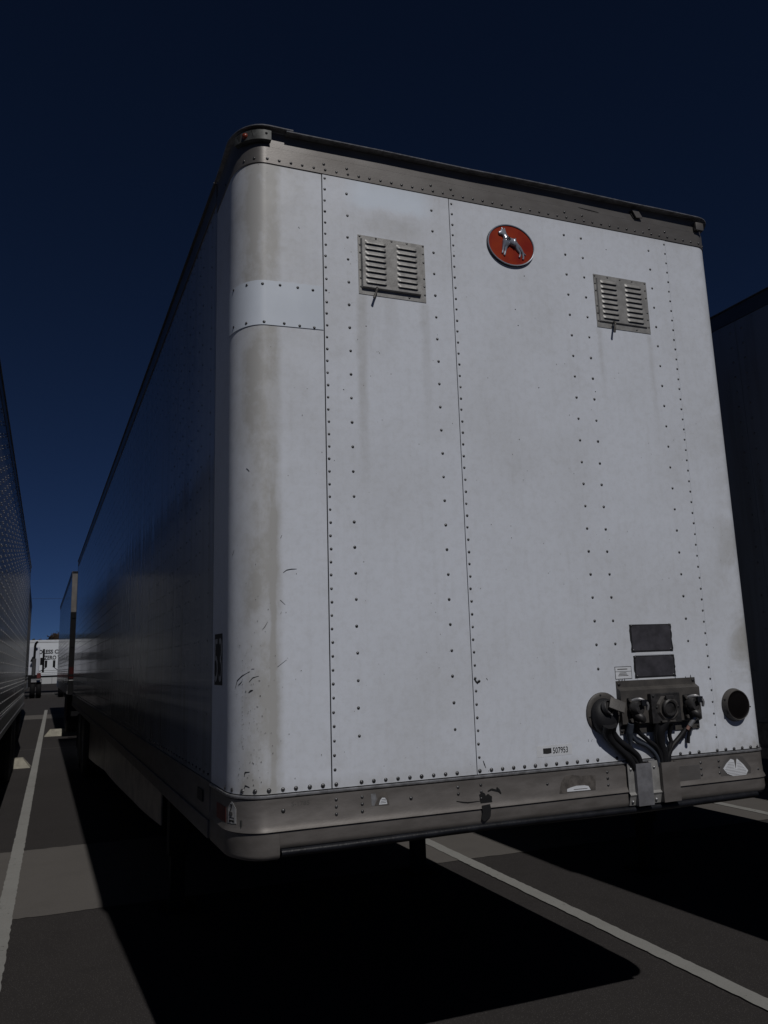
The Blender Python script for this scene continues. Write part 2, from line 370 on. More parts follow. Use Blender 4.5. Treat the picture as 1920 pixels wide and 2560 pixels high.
# ---------------------------------------------------------------- the lot
G = 0.0088
def gz(y): return G*max(-60, min(y, 35))
TH = 0.017
def SF(x, y): return x+math.tan(TH)*y, y-math.tan(TH)*x      # the painted grid is turned a degree from the trailer
def ground_sheet(name, poly_rows, off, material, kind='structure'):
    v = []; f = []
    n = len(poly_rows[0])
    for row in poly_rows:
        for x, y in row: v.append((x, y, gz(y)+off))
    for i in range(len(poly_rows)-1):
        for k in range(n-1): f.append((i*n+k, i*n+k+1, (i+1)*n+k+1, (i+1)*n+k))
    o = mesh_obj(name, v, f, material); o['kind'] = kind; return o
ys = [-900, -60, -10, 0, 10, 20, 35, 60, 120, 1500, 3000]; xs = [-2500, -60, -10, 0, 10, 60, 2500]
ground_sheet('asphalt_lot', [[(x, y) for x in xs] for y in ys], 0.0, 'asphalt')
def strip(name, x0, x1, y0, y1, off, material, ny=40, jag=0.0):
    rows = []
    for i in range(ny+1):
        y = y0+(y1-y0)*i/ny; rows.append([SF(x0+random.uniform(-jag, jag), y), SF(x1+random.uniform(-jag, jag), y)])
    return ground_sheet(name, rows, off, material)
def band(name, y0, y1, x0, x1, off, material, nx=120, jag=0.0):
    cols = []
    for i in range(nx+1):
        x = x0+(x1-x0)*i/nx; cols.append([SF(x, y0+random.uniform(-jag, jag)), SF(x, y1+random.uniform(-jag, jag))])
    return ground_sheet(name, cols, off, material)
band('concrete_pad_strip', 3.93, 6.41, -16, 16, 0.004, 'pad_concrete', 640, 0.012)
band('concrete_pad_strip', 28.4, 30.9, -16, 16, 0.004, 'pad_concrete', 200, 0.015)
band('asphalt_joint', 17.36, 17.41, -16, 16, 0.004, 'seam_light', 200, 0.008)
for k in range(-3, 4):
    xc = 1.470+3.6648*k
    strip('painted_bay_line', xc-0.055, xc+0.055, -1.2, 34.2, 0.008, 'stripe_paint', 700, 0.0042)
band('painted_cross_line', 61.0, 61.35, -14, 14, 0.004, 'stripe_paint', 20)
strip('painted_cross_line', -1.0, -0.75, 61.4, 63.5, 0.004, 'stripe_paint', 4)
# wheel stops
def wheel_stop(x0, x1, yc, label):
    b = MB(); h, w0, w1 = 0.16, 0.20, 0.10
    sec = [(-w0, 0), (-w1, h), (w1, h), (w0, 0)]; n = 12; v = []; f = []
    for i in range(n+1):
        t = i/n; x = x0+(x1-x0)*t; e = 0.12 if i in (0, n) else 0.0
        for yy, zz in sec: 
            X, Y = SF(x + (0.13 if i == 0 else -0.13 if i == n else 0)*(zz/h), yc+yy+random.uniform(-.004, .004)); v.append((X, Y, gz(Y)+zz+random.uniform(-.002, .002)*(zz > 0)))
    for i in range(n):
        for k in range(3): f.append((i*4+k, (i+1)*4+k, (i+1)*4+k+1, i*4+k+1))
    f += [(0, 1, 2, 3), (n*4+3, n*4+2, n*4+1, n*4)]
    o = mesh_obj('wheel_stop', v, f, 'concrete_stop'); tag(o, label, 'wheel stop', 'concrete wheel stops in the bays')
wheel_stop(-5.3, -2.27, 14.05, 'pale concrete wheel stop by the rear tyres of the left trailer')
wheel_stop(-2.12, 1.1, 20.9, 'pale concrete wheel stop behind the big white trailer, before the trailer beyond')

# ---------------------------------------------------------------- trailers
def wheel_part(parent, x, y, side, rim):
    for dx in (0.0, -0.33*side):
        xo = x+dx; zc = 0.50+gz(y); b = MB(); w = 0.27; r = 0.50
        prof = [(0.29, -w/2), (0.42, -w/2-0.005), (0.475, -w/2+0.01), (0.50, -w/2+0.05)]
        for g_ in (-0.05, 0.0, 0.05): prof += [(0.50, g_-0.012), (0.487, g_-0.010), (0.487, g_+0.010), (0.50, g_+0.012)]
        prof += [(0.50, w/2-0.05), (0.475, w/2-0.01), (0.42, w/2+0.005), (0.29, w/2)]
        b.lathe((xo, y, zc), (1, 0, 0), prof, 32, False); ty = b.build('tyre', 'tyre_rubber', parent, True, 35)
        c = MB(); sg = side
        c.lathe((xo, y, zc), (sg, 0, 0), [(0.29, 0.13), (0.275, 0.10), (0.25, 0.02), (0.17, 0.0), (0.14, 0.05), (0.08, 0.06), (0.075, 0.12), (0.0, 0.125)], 24, False)
        for k in range(8): c.cyl((xo+sg*0.0, y+0.205*math.cos(k*math.pi/4), zc+0.205*math.sin(k*math.pi/4)), (sg, 0, 0), 0.014, 0.03, 6)
        c.build('rim', rim, ty, True, 35)

def make_trailer(name, label, L, loc, rz, group, detailed=False, paint='side_white_shaded', axles=(12.0, 13.25), rim='rim_steel', skirts=True, rear_split=None, riv_sides=(-1, 1)):
    T = empty(name, loc, rz); tag(T, label, 'trailer', group)
    ZT, ZB = 3.95, 1.30
    # side sheets, one part each
    y = 0.4915; k = 0
    while y < L-0.25:
        y2 = min(y+1.2192, L-0.06)
        for sg in (-1, 1):
            nS = 7; v = []; f = []
            for i in range(nS):
                t = i/(nS-1); yy = y+0.0015+(y2-y-0.003)*t
                for z, zz in ((ZT, 0), (2.9, 1), (1.9, 1), (ZB, 0)):
                    bul = 0.0022*math.sin(math.pi*t)*zz*(1 if (k+int(z*3)) % 2 else -1)*(0.6+0.8*((k*37 % 10)/10))
                    v.append((sg*(HW+bul), yy, z))
            nb = len(v)
            v += [(sg*(HW-0.004), a[1], a[2]) for a in v[:nb]]
            for i in range(nS-1):
                for q in range(3): f.append((i*4+q, (i+1)*4+q, (i+1)*4+q+1, i*4+q+1))
            for i in range(nS-1):
                for q in range(3): f.append(tuple(nb+j for j in (i*4+q, i*4+q+1, (i+1)*4+q+1, (i+1)*4+q)))
            f += [(0, 1, nb+1, nb), (1, 2, nb+2, nb+1), (2, 3, nb+3, nb+2)]; e = (nS-1)*4
            f += [(e+1, e, nb+e, nb+e+1), (e+2, e+1, nb+e+1, nb+e+2), (e+3, e+2, nb+e+2, nb+e+3)]
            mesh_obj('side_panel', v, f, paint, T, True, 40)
        y = y2; k += 1
    # inner shell (floor, inner side walls, roof)
    sh = MB(); x1 = HW-0.008
    sh.box(-x1, -x1+0.02, 0.35, L-0.05, 1.12, 4.03); sh.box(x1-0.02, x1, 0.35, L-0.05, 1.12, 4.03); sh.build('inner_wall', 'seam_black', T)
    MB().box(-x1+0.021, x1-0.021, 0.05, L-0.05, 1.17, 1.21).build('floor', 'plywood_frame', T)
    roof_v = []; rs = s_samples(-S_END, S_END)
    ring = [P(s, -0.004) for s in rs]; top = [(a[0], a[1], 4.045) for a in ring] + [(HW-0.004, L, 4.045), (-HW+0.004, L, 4.045)]
    nR = len(top); mesh_obj('roof', top+[(a, b_, c-0.01) for a, b_, c in top], [tuple(range(nR))[::-1], tuple(range(nR, 2*nR))] + [(i, (i+1) % nR, nR+(i+1) % nR, nR+i) for i in range(nR)], 'bright_metal', T)
    # rails
    for sg in (-1, 1):
        b = MB(); x0, x2 = sg*(HW-0.004), sg*(HW+0.006)
        a, c = min(x0, x2), max(x0, x2)
        b.box(a, c, 0.49, L-0.02, 3.952, 4.05, 0.002); a2, c2 = min(sg*(HW+0.002), sg*(HW+0.018)), max(sg*(HW+0.002), sg*(HW+0.018))
        b.box(a2, c2, 0.49, L-0.02, 4.0505, 4.058, 0.002); b.build('top_side_rail', 'rail_metal', T)
        b = MB(); b.box(a, c, 0.49, L-0.02, 1.15, 1.298, 0.002)
        b.box(min(sg*(HW-0.004), sg*(HW+0.014)), max(sg*(HW-0.004), sg*(HW+0.014)), 0.49, L-0.02, 1.08, 1.149, 0.004)
        b.build('bottom_side_rail', 'rail_metal_low' if detailed else 'bright_metal', T)
    # rivets down the sides
    L_ = []; seed = random.Random(3)
    for sg in riv_sides:
        cols = [0.61]; yc = 0.895
        while yc < L-0.3:
            cols += [yc-0.052, yc+0.052] if detailed or True else [yc]; yc += 0.310 if detailed else 0.406
        for yy in cols:
            for j in range(25): L_.append((sg*sY(yy), 1.358+j*0.1052, 0.0054 if detailed else 0.0082, 0.001))
        for j in range(int((L-0.7)/0.1)): L_.append((sg*sY(0.55+j*0.1), 1.325, 0.007, 0.001)); L_.append((sg*sY(0.55+j*0.1), 3.93, 0.006, 0.001))
        if not detailed:
            for j in range(int((L-0.7)/0.15)): L_.append((sg*sY(0.55+j*0.15), 1.62, 0.008, 0.002))
    if L_: rivets('side_rivets', L_, T, 'bright_metal' if not detailed else 'rivet_metal', kind='stuff', small=True)
    # rear frame, doors, bumper
    for sg in (-1, 1):
        w_ = 1.12 if rear_split else 1.19
        a, c = min(sg*w_, sg*1.302), max(sg*w_, sg*1.302)
        if rear_split:
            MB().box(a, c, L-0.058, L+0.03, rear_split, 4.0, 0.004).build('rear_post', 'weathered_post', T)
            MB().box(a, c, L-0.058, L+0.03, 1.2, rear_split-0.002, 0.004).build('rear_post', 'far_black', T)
            MB().box(a+0.02, c-0.02, L+0.031, L+0.036, 1.45, 1.72).build('reflective_tape', 'tape_red_dark', T)
            MB().box(a+0.02, c-0.02, L+0.031, L+0.036, 1.40, 1.415).build('reflective_tape', 'sticker_worn', T)
        else: MB().box(a, c, L-0.058, L+0.03, 1.2, 4.0, 0.004).build('rear_post', 'rail_metal', T)
        d0, d1 = (0.004, w_-0.004) if sg > 0 else (-w_+0.004, -0.004)
        dr = MB().box(d0, d1, L-0.03, L+0.015, 1.215, 3.965, 0.003).build('rear_door', 'far_white', T)
        for xx in (0.35, 0.85):
            MB().cyl((sg*xx, L+0.035, 1.22), (0, 0, 1), 0.013, 2.73, 8).build('lock_rod', 'bright_metal', dr, True)
        for zz in (1.5, 2.2, 2.9) + (() if rear_split else (3.6,)): MB().box(min(sg*1.10, sg*1.28), max(sg*1.10, sg*1.28), L+0.0302, L+0.045, zz, zz+0.05).build('hinge', 'rail_metal' if not rear_split else 'far_black', dr)
    MB().box(-1.30, 1.30, L-0.058, L+0.032, 4.001, 4.06, 0.004).build('rear_header', 'black_paint' if rear_split else 'rail_metal', T)
    MB().box(-1.30, 1.30, L-0.058, L+0.034, 1.06, 1.199, 0.004).build('rear_sill', 'far_black' if rear_split else 'rail_metal_low', T)
    b = MB().box(-1.2, 1.2, L-0.10, L+0.0, 0.50+gz(L)*0.5, 0.61+gz(L)*0.5, 0.006)
    for xx in (-0.6, 0.6): b.box(xx-0.04, xx+0.04, L-0.08, L-0.02, 0.60, 1.06)
    b.build('rear_bumper', 'far_black', T)
    for sg in (-1, 1):
        for xx in (0.55, 0.72, 0.89): MB().lathe((sg*xx, L+0.0345, 1.13), (0, 1, 0), [(0.05, 0), (0.05, 0.012), (0.035, 0.02), (0.0, 0.022)], 16).build('tail_lamp', 'red_lens', T, True)
    # underneath
    fr = MB()
    for i in range(int(L/0.305)-2): fr.box(-1.27, 1.27, 0.62+i*0.305, 0.66+i*0.305, 1.075, 1.165)
    fo = fr.build('crossmembers', 'black_paint', T)
    MB().box(-1.1, 1.1, 0.10, 1.75, 1.080, 1.090).build('coupler_plate', 'black_paint', T)
    MB().cyl((0, 0.92, 1.08), (0, 0, -1), 0.045, 0.09, 16).build('kingpin', 'bright_metal', T, True)
    yl = 3.62
    for sg in (-1, 1):
        z0 = gz(yl)
        lg = MB().box(sg*0.97-0.07, sg*0.97+0.07, yl-0.07, yl+0.07, 0.42, 1.075, 0.006).box(sg*0.97-0.052, sg*0.97+0.052, yl-0.052, yl+0.052, 0.06+z0, 0.43).build('landing_leg', 'far_black', T)
        MB().box(sg*0.97-0.13, sg*0.97+0.13, yl-0.14, yl+0.14, 0.012+z0, 0.03+z0).box(sg*0.97-0.06, sg*0.97+0.06, yl-0.06, yl+0.06, 0.031+z0, 0.07+z0).build('foot', 'far_black', lg)
        MB().tube([(sg*0.97, yl+0.08, 0.55), (sg*0.8, yl+1.0, 1.08)], 0.025, 8, 1).build('landing_brace', 'far_black', T, True)
    MB().tube([(-0.93, yl, 0.62), (0.93, yl, 0.62)], 0.022, 8, 1).build('landing_cross_shaft', 'far_black', T, True)
    bg_ = MB().box(-0.55, -0.45, axles[0]-1.0, axles[1]+1.0, 0.82, 1.06).box(0.45, 0.55, axles[0]-1.0, axles[1]+1.0, 0.82, 1.06)
    for ya in axles: bg_.cyl((-1.0, ya, 0.50+gz(ya)), (1, 0, 0), 0.07, 2.0, 12); bg_.box(-0.52, -0.42, ya-0.45, ya+0.45, 0.58, 0.66); bg_.box(0.42, 0.52, ya-0.45, ya+0.45, 0.58, 0.66)
    bg_.build('bogie_frame', 'black_paint', T)
    for ya in axles:
        for sg in (-1, 1): wheel_part(T, sg*1.135, ya, sg, rim)
    for sg in (-1, 1):
        MB().box(min(sg*0.72, sg*1.28), max(sg*0.72, sg*1.28), axles[1]+0.66, axles[1]+0.67, 0.30+gz(14), 1.0).build('mud_flap', 'black_rubber', T)
    if skirts:
        K = [(0.955, 4.70), (1.03, 6.40), (1.10, 9.4), (1.20, 11.35)]
        for sg in (-1, 1):
            for (xa, ya), (xb, yb) in zip(K[:-1], K[1:]):
                n = 6; v = []; f = []
                for i in range(n+1):
                    t = i/n; xx = xa+(xb-xa)*t; yv = ya+0.004+(yb-ya-0.008)*t
                    for o_ in (0, -0.012):
                        for z in (1.05, 0.75, 0.45): v.append((sg*(xx+o_+0.012*math.sin(math.pi*t)*(z < 1)), yv, z))
                for i in range(n):
                    q = i*6
                    for a in (0, 1, 3, 4): f.append((q+a, q+a+1, q+a+7, q+a+6))
                    f += [(q+2, q+5, q+11, q+8), (q, q+6, q+9, q+3)]
                f += [(0, 3, 4, 1), (1, 4, 5, 2)]
                e = n*6; f += [(e+1, e+4, e+3, e), (e+2, e+5, e+4, e+1)]
                mesh_obj('skirt_panel', v, f, 'skirt_white', T, True, 40)
    if detailed: return T
    # plain nose for the neighbours
    for s0, s1 in ((-sY(0.489), -0.931), (-0.928, 0.31), (0.313, 0.965), (0.968, sY(0.489))):
        sheet('front_panel', s0, s1, 1.30, 3.949, paint, T)
    sweep('front_top_rail', -sY(0.489), sY(0.489), [(4.055, 0.02), (4.045, 0.02), (4.044, 0.004), (3.951, 0.004)], 'rail_metal', T, thick=0.02)
    sweep('front_bottom_rail', -sY(0.489), sY(0.489), [(1.298, 0.004), (1.17, 0.004), (1.16, 0.012), (1.08, 0.010)], 'rail_metal_low', T, thick=0.02)
    return T

GR = 'white box trailers parked in the lot'
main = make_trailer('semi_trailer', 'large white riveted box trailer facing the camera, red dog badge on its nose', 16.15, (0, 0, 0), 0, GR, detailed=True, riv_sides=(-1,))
a_ = math.atan(0.0096)
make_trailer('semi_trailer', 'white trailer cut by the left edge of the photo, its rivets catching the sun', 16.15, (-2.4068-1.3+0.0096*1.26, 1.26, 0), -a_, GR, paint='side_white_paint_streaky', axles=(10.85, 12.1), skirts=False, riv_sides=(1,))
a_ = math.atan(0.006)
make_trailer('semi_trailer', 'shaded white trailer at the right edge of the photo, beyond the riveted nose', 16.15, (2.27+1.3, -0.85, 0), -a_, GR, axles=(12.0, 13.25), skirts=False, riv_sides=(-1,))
make_trailer('semi_trailer', 'trailer parked straight behind the big one, a sunlit strip of its rear post showing', 13.1, (-0.006, 32.6, gz(33)-0.14), math.pi, GR, axles=(10.6, 11.85), rim='rim_red', rear_split=3.05, skirts=False, riv_sides=(1,))
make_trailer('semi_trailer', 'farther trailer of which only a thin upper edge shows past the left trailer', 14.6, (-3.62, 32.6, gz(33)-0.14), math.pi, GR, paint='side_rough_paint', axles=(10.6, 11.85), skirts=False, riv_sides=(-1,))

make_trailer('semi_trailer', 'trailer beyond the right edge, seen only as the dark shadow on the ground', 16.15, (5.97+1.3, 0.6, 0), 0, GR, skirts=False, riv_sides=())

# ---------------------------------------------------------------- nose of the main trailer
F = MATS['front']
SE = sY(0.4865)
sweep('nose_backing', -SE, SE, [(4.03, -0.0045), (1.1, -0.0045)], 'seam_black', main, thick=0.004)
sheet('corner_panel', -SE, -0.9335, 1.3, 3.935, F, main)
sheet('front_panel', -0.9290, -0.3085, 1.3, 3.935, F, main, off=0.0012, t=0.0045)
sheet('front_panel', -0.3050, 0.9660, 1.3, 3.935, F, main, off=0.0010, t=0.0043)
sheet('corner_panel', 0.9675, SE, 1.3, 3.935, F, main)
# repair patch round the left corner
z_top = 3.350
pp = sweep('repair_patch', -1.412, -0.9345, [(3.350, 0.0015), (3.352, 0.003), (3.154, 0.003), (3.156, 0.0015)], 'patch_paint', main, wob=lambda s: 0.006*math.sin((s+1.1)*5), thick=0.002)
pr = [(-1.357, 3.340), (-1.267, 3.334), (-1.198, 3.332), (-1.124, 3.335), (-1.047, 3.335), (-0.980, 3.333), (-1.355, 3.172), (-1.269, 3.164), (-1.192, 3.163), (-1.107, 3.165), (-1.040, 3.163), (-0.976, 3.163)]
for s, z in pr: 
    v, f = dome_vf(s, z, 0.0066, 0.0028); mesh_obj('rivet', v, f, 'rivet_metal', pp, True, 50)
# rivet rows
L_ = []
def jit(r): return r*random.uniform(0.93, 1.06)
def colm(s, z0, dz, n, r, off=0.001, zmin=0):
    for i in range(n):
        z = z0-dz*i
        if z > zmin: L_.append((s+random.uniform(-.0012, .0012), z+random.uniform(-.0012, .0012), jit(r), off))
colm(-0.919, 3.876, 0.0534, 48, 0.0062); colm(-0.2935, 3.870, 0.0533, 48, 0.0062); colm(0.9585, 3.871, 0.0533, 48, 0.0058, zmin=1.33)
colm(-0.8155, 3.821, 0.1062, 24, 0.0068, zmin=1.4); colm(-0.398, 3.816, 0.1060, 24, 0.0068, zmin=1.4)
colm(0.328, 3.817, 0.1058, 21, 0.0068, zmin=1.60); colm(0.431, 3.817, 0.1058, 20, 0.0068, zmin=1.71); colm(0.850, 3.818, 0.1056, 20, 0.0066, zmin=1.71)
rivets('column_rivets', L_, main, kind='stuff')
L_ = [(-1.5+0.0, 3.916, 0.006, 0.005)]
s = -1.284
while s < 1.30: L_.append((s+random.uniform(-.001, .001), 3.916, jit(0.0064), 0.005)); s += 0.0527
for s in (-0.922, -0.814, -0.398, -0.294, 0.341, 0.446, 0.866, 0.968): L_.append((s, 3.943, 0.0066, 0.005))
rivets('rivet', L_, main, singly=True)
L_ = []; s = -1.284
for s in [-1.349, -1.284, -1.228, -1.176, -1.123, -1.073, -1.019, -0.967, -0.914] + [-0.811+0.0516*i for i in range(11)] + [-0.811+0.0516*9.0] + [0.0]*0: pass
xs_ = [-1.428, -1.349, -1.284, -1.228, -1.176, -1.123, -1.073, -1.019, -0.967, -0.914, -0.811, -0.760, -0.710, -0.658, -0.607, -0.556, -0.503, -0.450, -0.398, -0.294]
xs_ += [-0.24+0.0527*i for i in range(11)] + [0.389, 0.441, 0.62, 0.740, 0.795, 0.848, 0.956, 1.008, 1.058, 1.108, 1.160, 1.205, 1.26, 1.32]
for s in xs_: L_.append((s, 1.3125 if s < 0.3 else 1.3125-0.007*(s > 0.6), jit(0.0088), 0.001))
rivets('rivet', L_, main, singly=True)
L_ = []
for s in (-0.916, -0.811, -0.398, -0.294, 0.330, 0.849, 0.955):
    for z in (1.258, 1.232, 1.205):
        if s == -0.398 and z < 1.21: continue
        L_.append((s, z, 0.0068, 0.003))
L_ += [(-1.123, 1.237, 0.0085, 0.003), (-0.606, 1.235, 0.008, 0.003), (0.022, 1.235, 0.0065, 0.003), (1.19, 1.205, 0.0065, 0.003)]
rivets('rivet', L_, main, singly=True)
# stray holes and specks
for s, z in ((0.083, 3.56), (0.02, 3.38), (0.03, 3.30), (-0.85, 2.90), (-0.74, 3.20), (0.44, 3.01), (0.58, 3.78), (0.12, 3.00)):
    v, f = dome_vf(s, z, 0.0032, 0.0008, 0.001); mesh_obj('screw_hole', v, f, 'print_black', main)

# top rail, cap lip
sweep('front_top_rail', -SE, SE, [(3.976, 0.001), (3.974, 0.0042), (3.897, 0.0042), (3.894, 0.0015)], 'rail_metal', main, thick=0.008)
sweep('roof_fascia', -SE, SE, [(4.050, 0.0005), (3.977, 0.0005)], 'rail_metal', main, thick=0.004)
def wob(s): return 0.0035*math.sin(s*2.3+0.6)+0.0018*math.sin(s*7.1)
def lip(s0, s1, zt, material, dz):
    S = s_samples(s0, s1, 0.02); v = []; f = []
    for s in S:
        a = abs(s); k = min(1, max(0, (a-1.15)/(S_END+0.12-1.15))); k = k*k*(3-2*k); o1 = 0.040*(1-k)+0.018*k
        pr = [(zt, -0.02), (zt+0.0005, o1-0.003), (zt-0.002, o1), (zt-0.0055, o1-0.001), (zt-0.006, 0.002)]
        for z, o in pr: x, y, _, _ = P(s, o); v.append((x, y, z+dz(s)))
    n = 5
    for i in range(len(S)-1):
        for k in range(n-1): f.append((i*n+k, (i+1)*n+k, (i+1)*n+k+1, i*n+k+1))
    mesh_obj('roof_lip', v, f, material, main, True, 50)
lip(-1.100, SE, 4.0535, 'bright_metal', wob)
lip(-SE, -1.070, 4.0575, 'bright_metal', lambda s: 0.0015*math.sin(s*9))
# corner lamp on its bracket, opposite lamp housing, tab
br = sweep('lamp_bracket', -1.318, -1.165, [(4.044, 0.020), (4.042, 0.026), (3.996, 0.026), (3.990, 0.010)], 'lamp_bracket_metal', main, thick=0.003)
v, f = dome_vf(-1.262, 4.018, 0.014, 0.0262, 0.012, 12); mesh_obj('amber_lens', v, f, 'amber_lens', br, True)
decal('lamp_recess', [(-1.305, 4.032), (-1.285, 4.040), (-1.235, 4.040), (-1.228, 4.008), (-1.290, 4.003)], 0.0263, 'seam_black', br, 0.0004)
v, f = dome_vf(-1.185, 4.024, 0.006, 0.026); mesh_obj('bolt', v, f, 'seam_black', br)
MB().box(1.168, 1.222, -0.026, -0.003, 3.984, 4.030, 0.010).build('corner_lamp_housing', 'rail_metal', main, True)
decal('tab_bracket', [(0.757, 4.030), (0.794, 4.035), (0.822, 3.994), (0.782, 3.988)], 0.008, 'rail_metal', main, 0.008)
decal('tab_shadow_gap', [(0.748, 4.022), (0.756, 4.028), (0.780, 3.989), (0.772, 3.988)], 0.002, 'seam_black', main, 0.003)
decal('rail_tear', [(0.43, 3.988), (0.50, 3.987), (0.555, 3.982), (0.49, 3.983)], 0.001, 'seam_black', main, 0.0015)

# bottom rail: bead, web with ledge, lower flange
sweep('rail_bead', -SE, SE, [(1.2965, 0.001), (1.296, 0.007), (1.288, 0.009), (1.284, 0.005), (1.2835, 0.001)], 'bright_metal', main, auto=60)
sweep('front_bottom_rail', -SE, SE, [(1.281, 0.0025), (1.272, 0.003), (1.190, 0.003), (1.176, 0.010), (1.168, 0.013), (1.1655, 0.010), (1.1645, 0.001)], 'rail_metal_low', main, auto=50)
sweep('lower_flange', -1.137, SE, [(1.1635, 0.0055), (1.125, 0.0065), (1.108, 0.002), (1.100, -0.012), (1.098, -0.03)], 'rail_metal_low', main, auto=50)
sweep('corner_skirt', -SE, -1.1375, [(1.1635, 0.0055), (1.088, 0.0075), (1.074, 0.002), (1.066, -0.02)], 'rail_metal_low', main, thick=0.004, auto=50)
sweep('coupler_edge', -1.131, 1.165, [(1.108, -0.004), (1.104, 0.008), (1.094, 0.014), (1.084, 0.010), (1.075, -0.010), (1.074, -0.06)], 'black_paint', main, wob=lambda s: 0.0025*math.sin(s*23)*0.6+0.0015*math.sin(s*51), auto=60)

# ---- vents
def vent(x0, x1, z0, z1, dx0, dx1, dz0, dz1, lou, rv, handle, lift, label):
    fr = sheet('vent', x0, x1, z0, z1, 'vent_metal', main, off=0.0035, t=0.0024); fr['label'] = label
    d = MB(); a, b_ = lift, 0.0036
    d.add([(dx0, -b_, dz0), (dx1, -b_, dz0), (dx1, -b_, dz1), (dx0, -b_, dz1), (dx0+.004, -a, dz0+.004), (dx1-.004, -a, dz0+.004), (dx1-.004, -a, dz1-.004), (dx0+.004, -a, dz1-.004)],
          [(4, 5, 6, 7), (0, 1, 5, 4), (1, 2, 6, 5), (2, 3, 7, 6), (3, 0, 4, 7)])
    d.build('louvre_plate', 'vent_metal', fr)
    for (lx0, lx1) in lou:
        for i in range(8):
            zt = 3.602-0.0267*i; zb = zt-0.0185; v = []; f = []; nu, nv = 14, 6
            for iu in range(nu+1):
                u = iu/nu; e = min(1.0, min(u, 1-u)/0.10); e = math.sin(e*math.pi/2)**0.6 if e > 0 else 0
                for iv in range(nv+1):
                    w = iv/nv; dep = 0.0065*math.sin(w*math.pi/2)**1.3*e
                    v.append((lx0+(lx1-lx0)*u, -(lift+0.0006+dep), zt+(zb-zt)*w))
            for iu in range(nu):
                for iv in range(nv): q = iu*(nv+1)+iv; f.append((q, q+1, q+nv+2, q+nv+1))
            mesh_obj('louvre', v, f, 'vent_metal', fr, True, 60)
            MB().box(lx0+0.004, lx1-0.004, -(lift+0.0012), -(lift+0.0002), zb-0.0015, zb+0.002).build('louvre_slot', 'print_black', fr)
    for s, z in rv: v, f = dome_vf(s, z, 0.0052, 0.0036); mesh_obj('rivet', v, f, 'rivet_metal', fr, True, 50)
    hx, hz, tx, tz = handle
    MB().tube([(hx, -0.012, hz+0.006), (hx, -0.022, hz-0.004), ((hx+tx)/2, -0.026, (hz+tz)/2), (tx, -0.027, tz)], [0.0045, 0.006, 0.0052, 0.0062], 8, 5).build('handle', 'dark_box_paint', fr, True)
    return fr
rv1 = [(-0.761, 3.623), (-0.683, 3.623), (-0.607, 3.622), (-0.532, 3.624), (-0.452, 3.624), (-0.761, 3.582), (-0.760, 3.544), (-0.760, 3.462), (-0.759, 3.423), (-0.759, 3.382), (-0.453, 3.585), (-0.452, 3.543), (-0.452, 3.463), (-0.452, 3.425), (-0.451, 3.384), (-0.529, 3.360)]
rv2 = [(x+1.252, z) for x, z in rv1] + [(0.57, 3.360)]
vent(-0.770, -0.446, 3.348, 3.630, -0.762+0.004, -0.472, 3.375, 3.612, ((-0.741, -0.641), (-0.590, -0.490)), rv1, (-0.690, 3.378, -0.708, 3.326), 0.018, 'left louvre vent with rust streaks under it')
vent(0.484, 0.810, 3.350, 3.632, 0.497, 0.790, 3.378, 3.612, ((0.518, 0.616), (0.666, 0.768)), rv2, (0.578, 3.378, 0.566, 3.322), 0.011, 'right louvre vent, cleaner and flush')

# ---- oval badge with the standing dog
ex, ez, ea, eb = 0.015, 3.705, 0.130, 0.108
n = 64; ov = lambda k, a, b, d: (ex+a*math.cos(2*math.pi*k/n), -d, ez+b*math.sin(2*math.pi*k/n))
rings = [(0.0, 0.001), (0.0, 0.0105), (-0.003, 0.014), (-0.007, 0.013), (-0.0085, 0.009)]
v = [ov(k, ea+o, eb+o, d) for o, d in rings for k in range(n)]
f = [(i*n+k, i*n+(k+1) % n, (i+1)*n+(k+1) % n, (i+1)*n+k) for i in range(len(rings)-1) for k in range(n)]
em = mesh_obj('badge', v, f, 'dark_box_part', main, True, 40)
v = [ov(k, ea-0.0005, eb-0.0005, 0.0107) for k in range(n)]+[ov(k, ea-0.0025, eb-0.0025, 0.0146) for k in range(n)]+[ov(k, ea-0.0065, eb-0.0065, 0.0136) for k in range(n)]
mesh_obj('badge_rim', v, [(i*n+k, i*n+(k+1) % n, (i+1)*n+(k+1) % n, (i+1)*n+k) for i in range(2) for k in range(n)], 'emblem_steel', em, True, 60)
v = [ov(k, ea-0.006, eb-0.006, 0.010) for k in range(n)]; mesh_obj('badge_face', v, [tuple(range(n))], 'emblem_red', em)
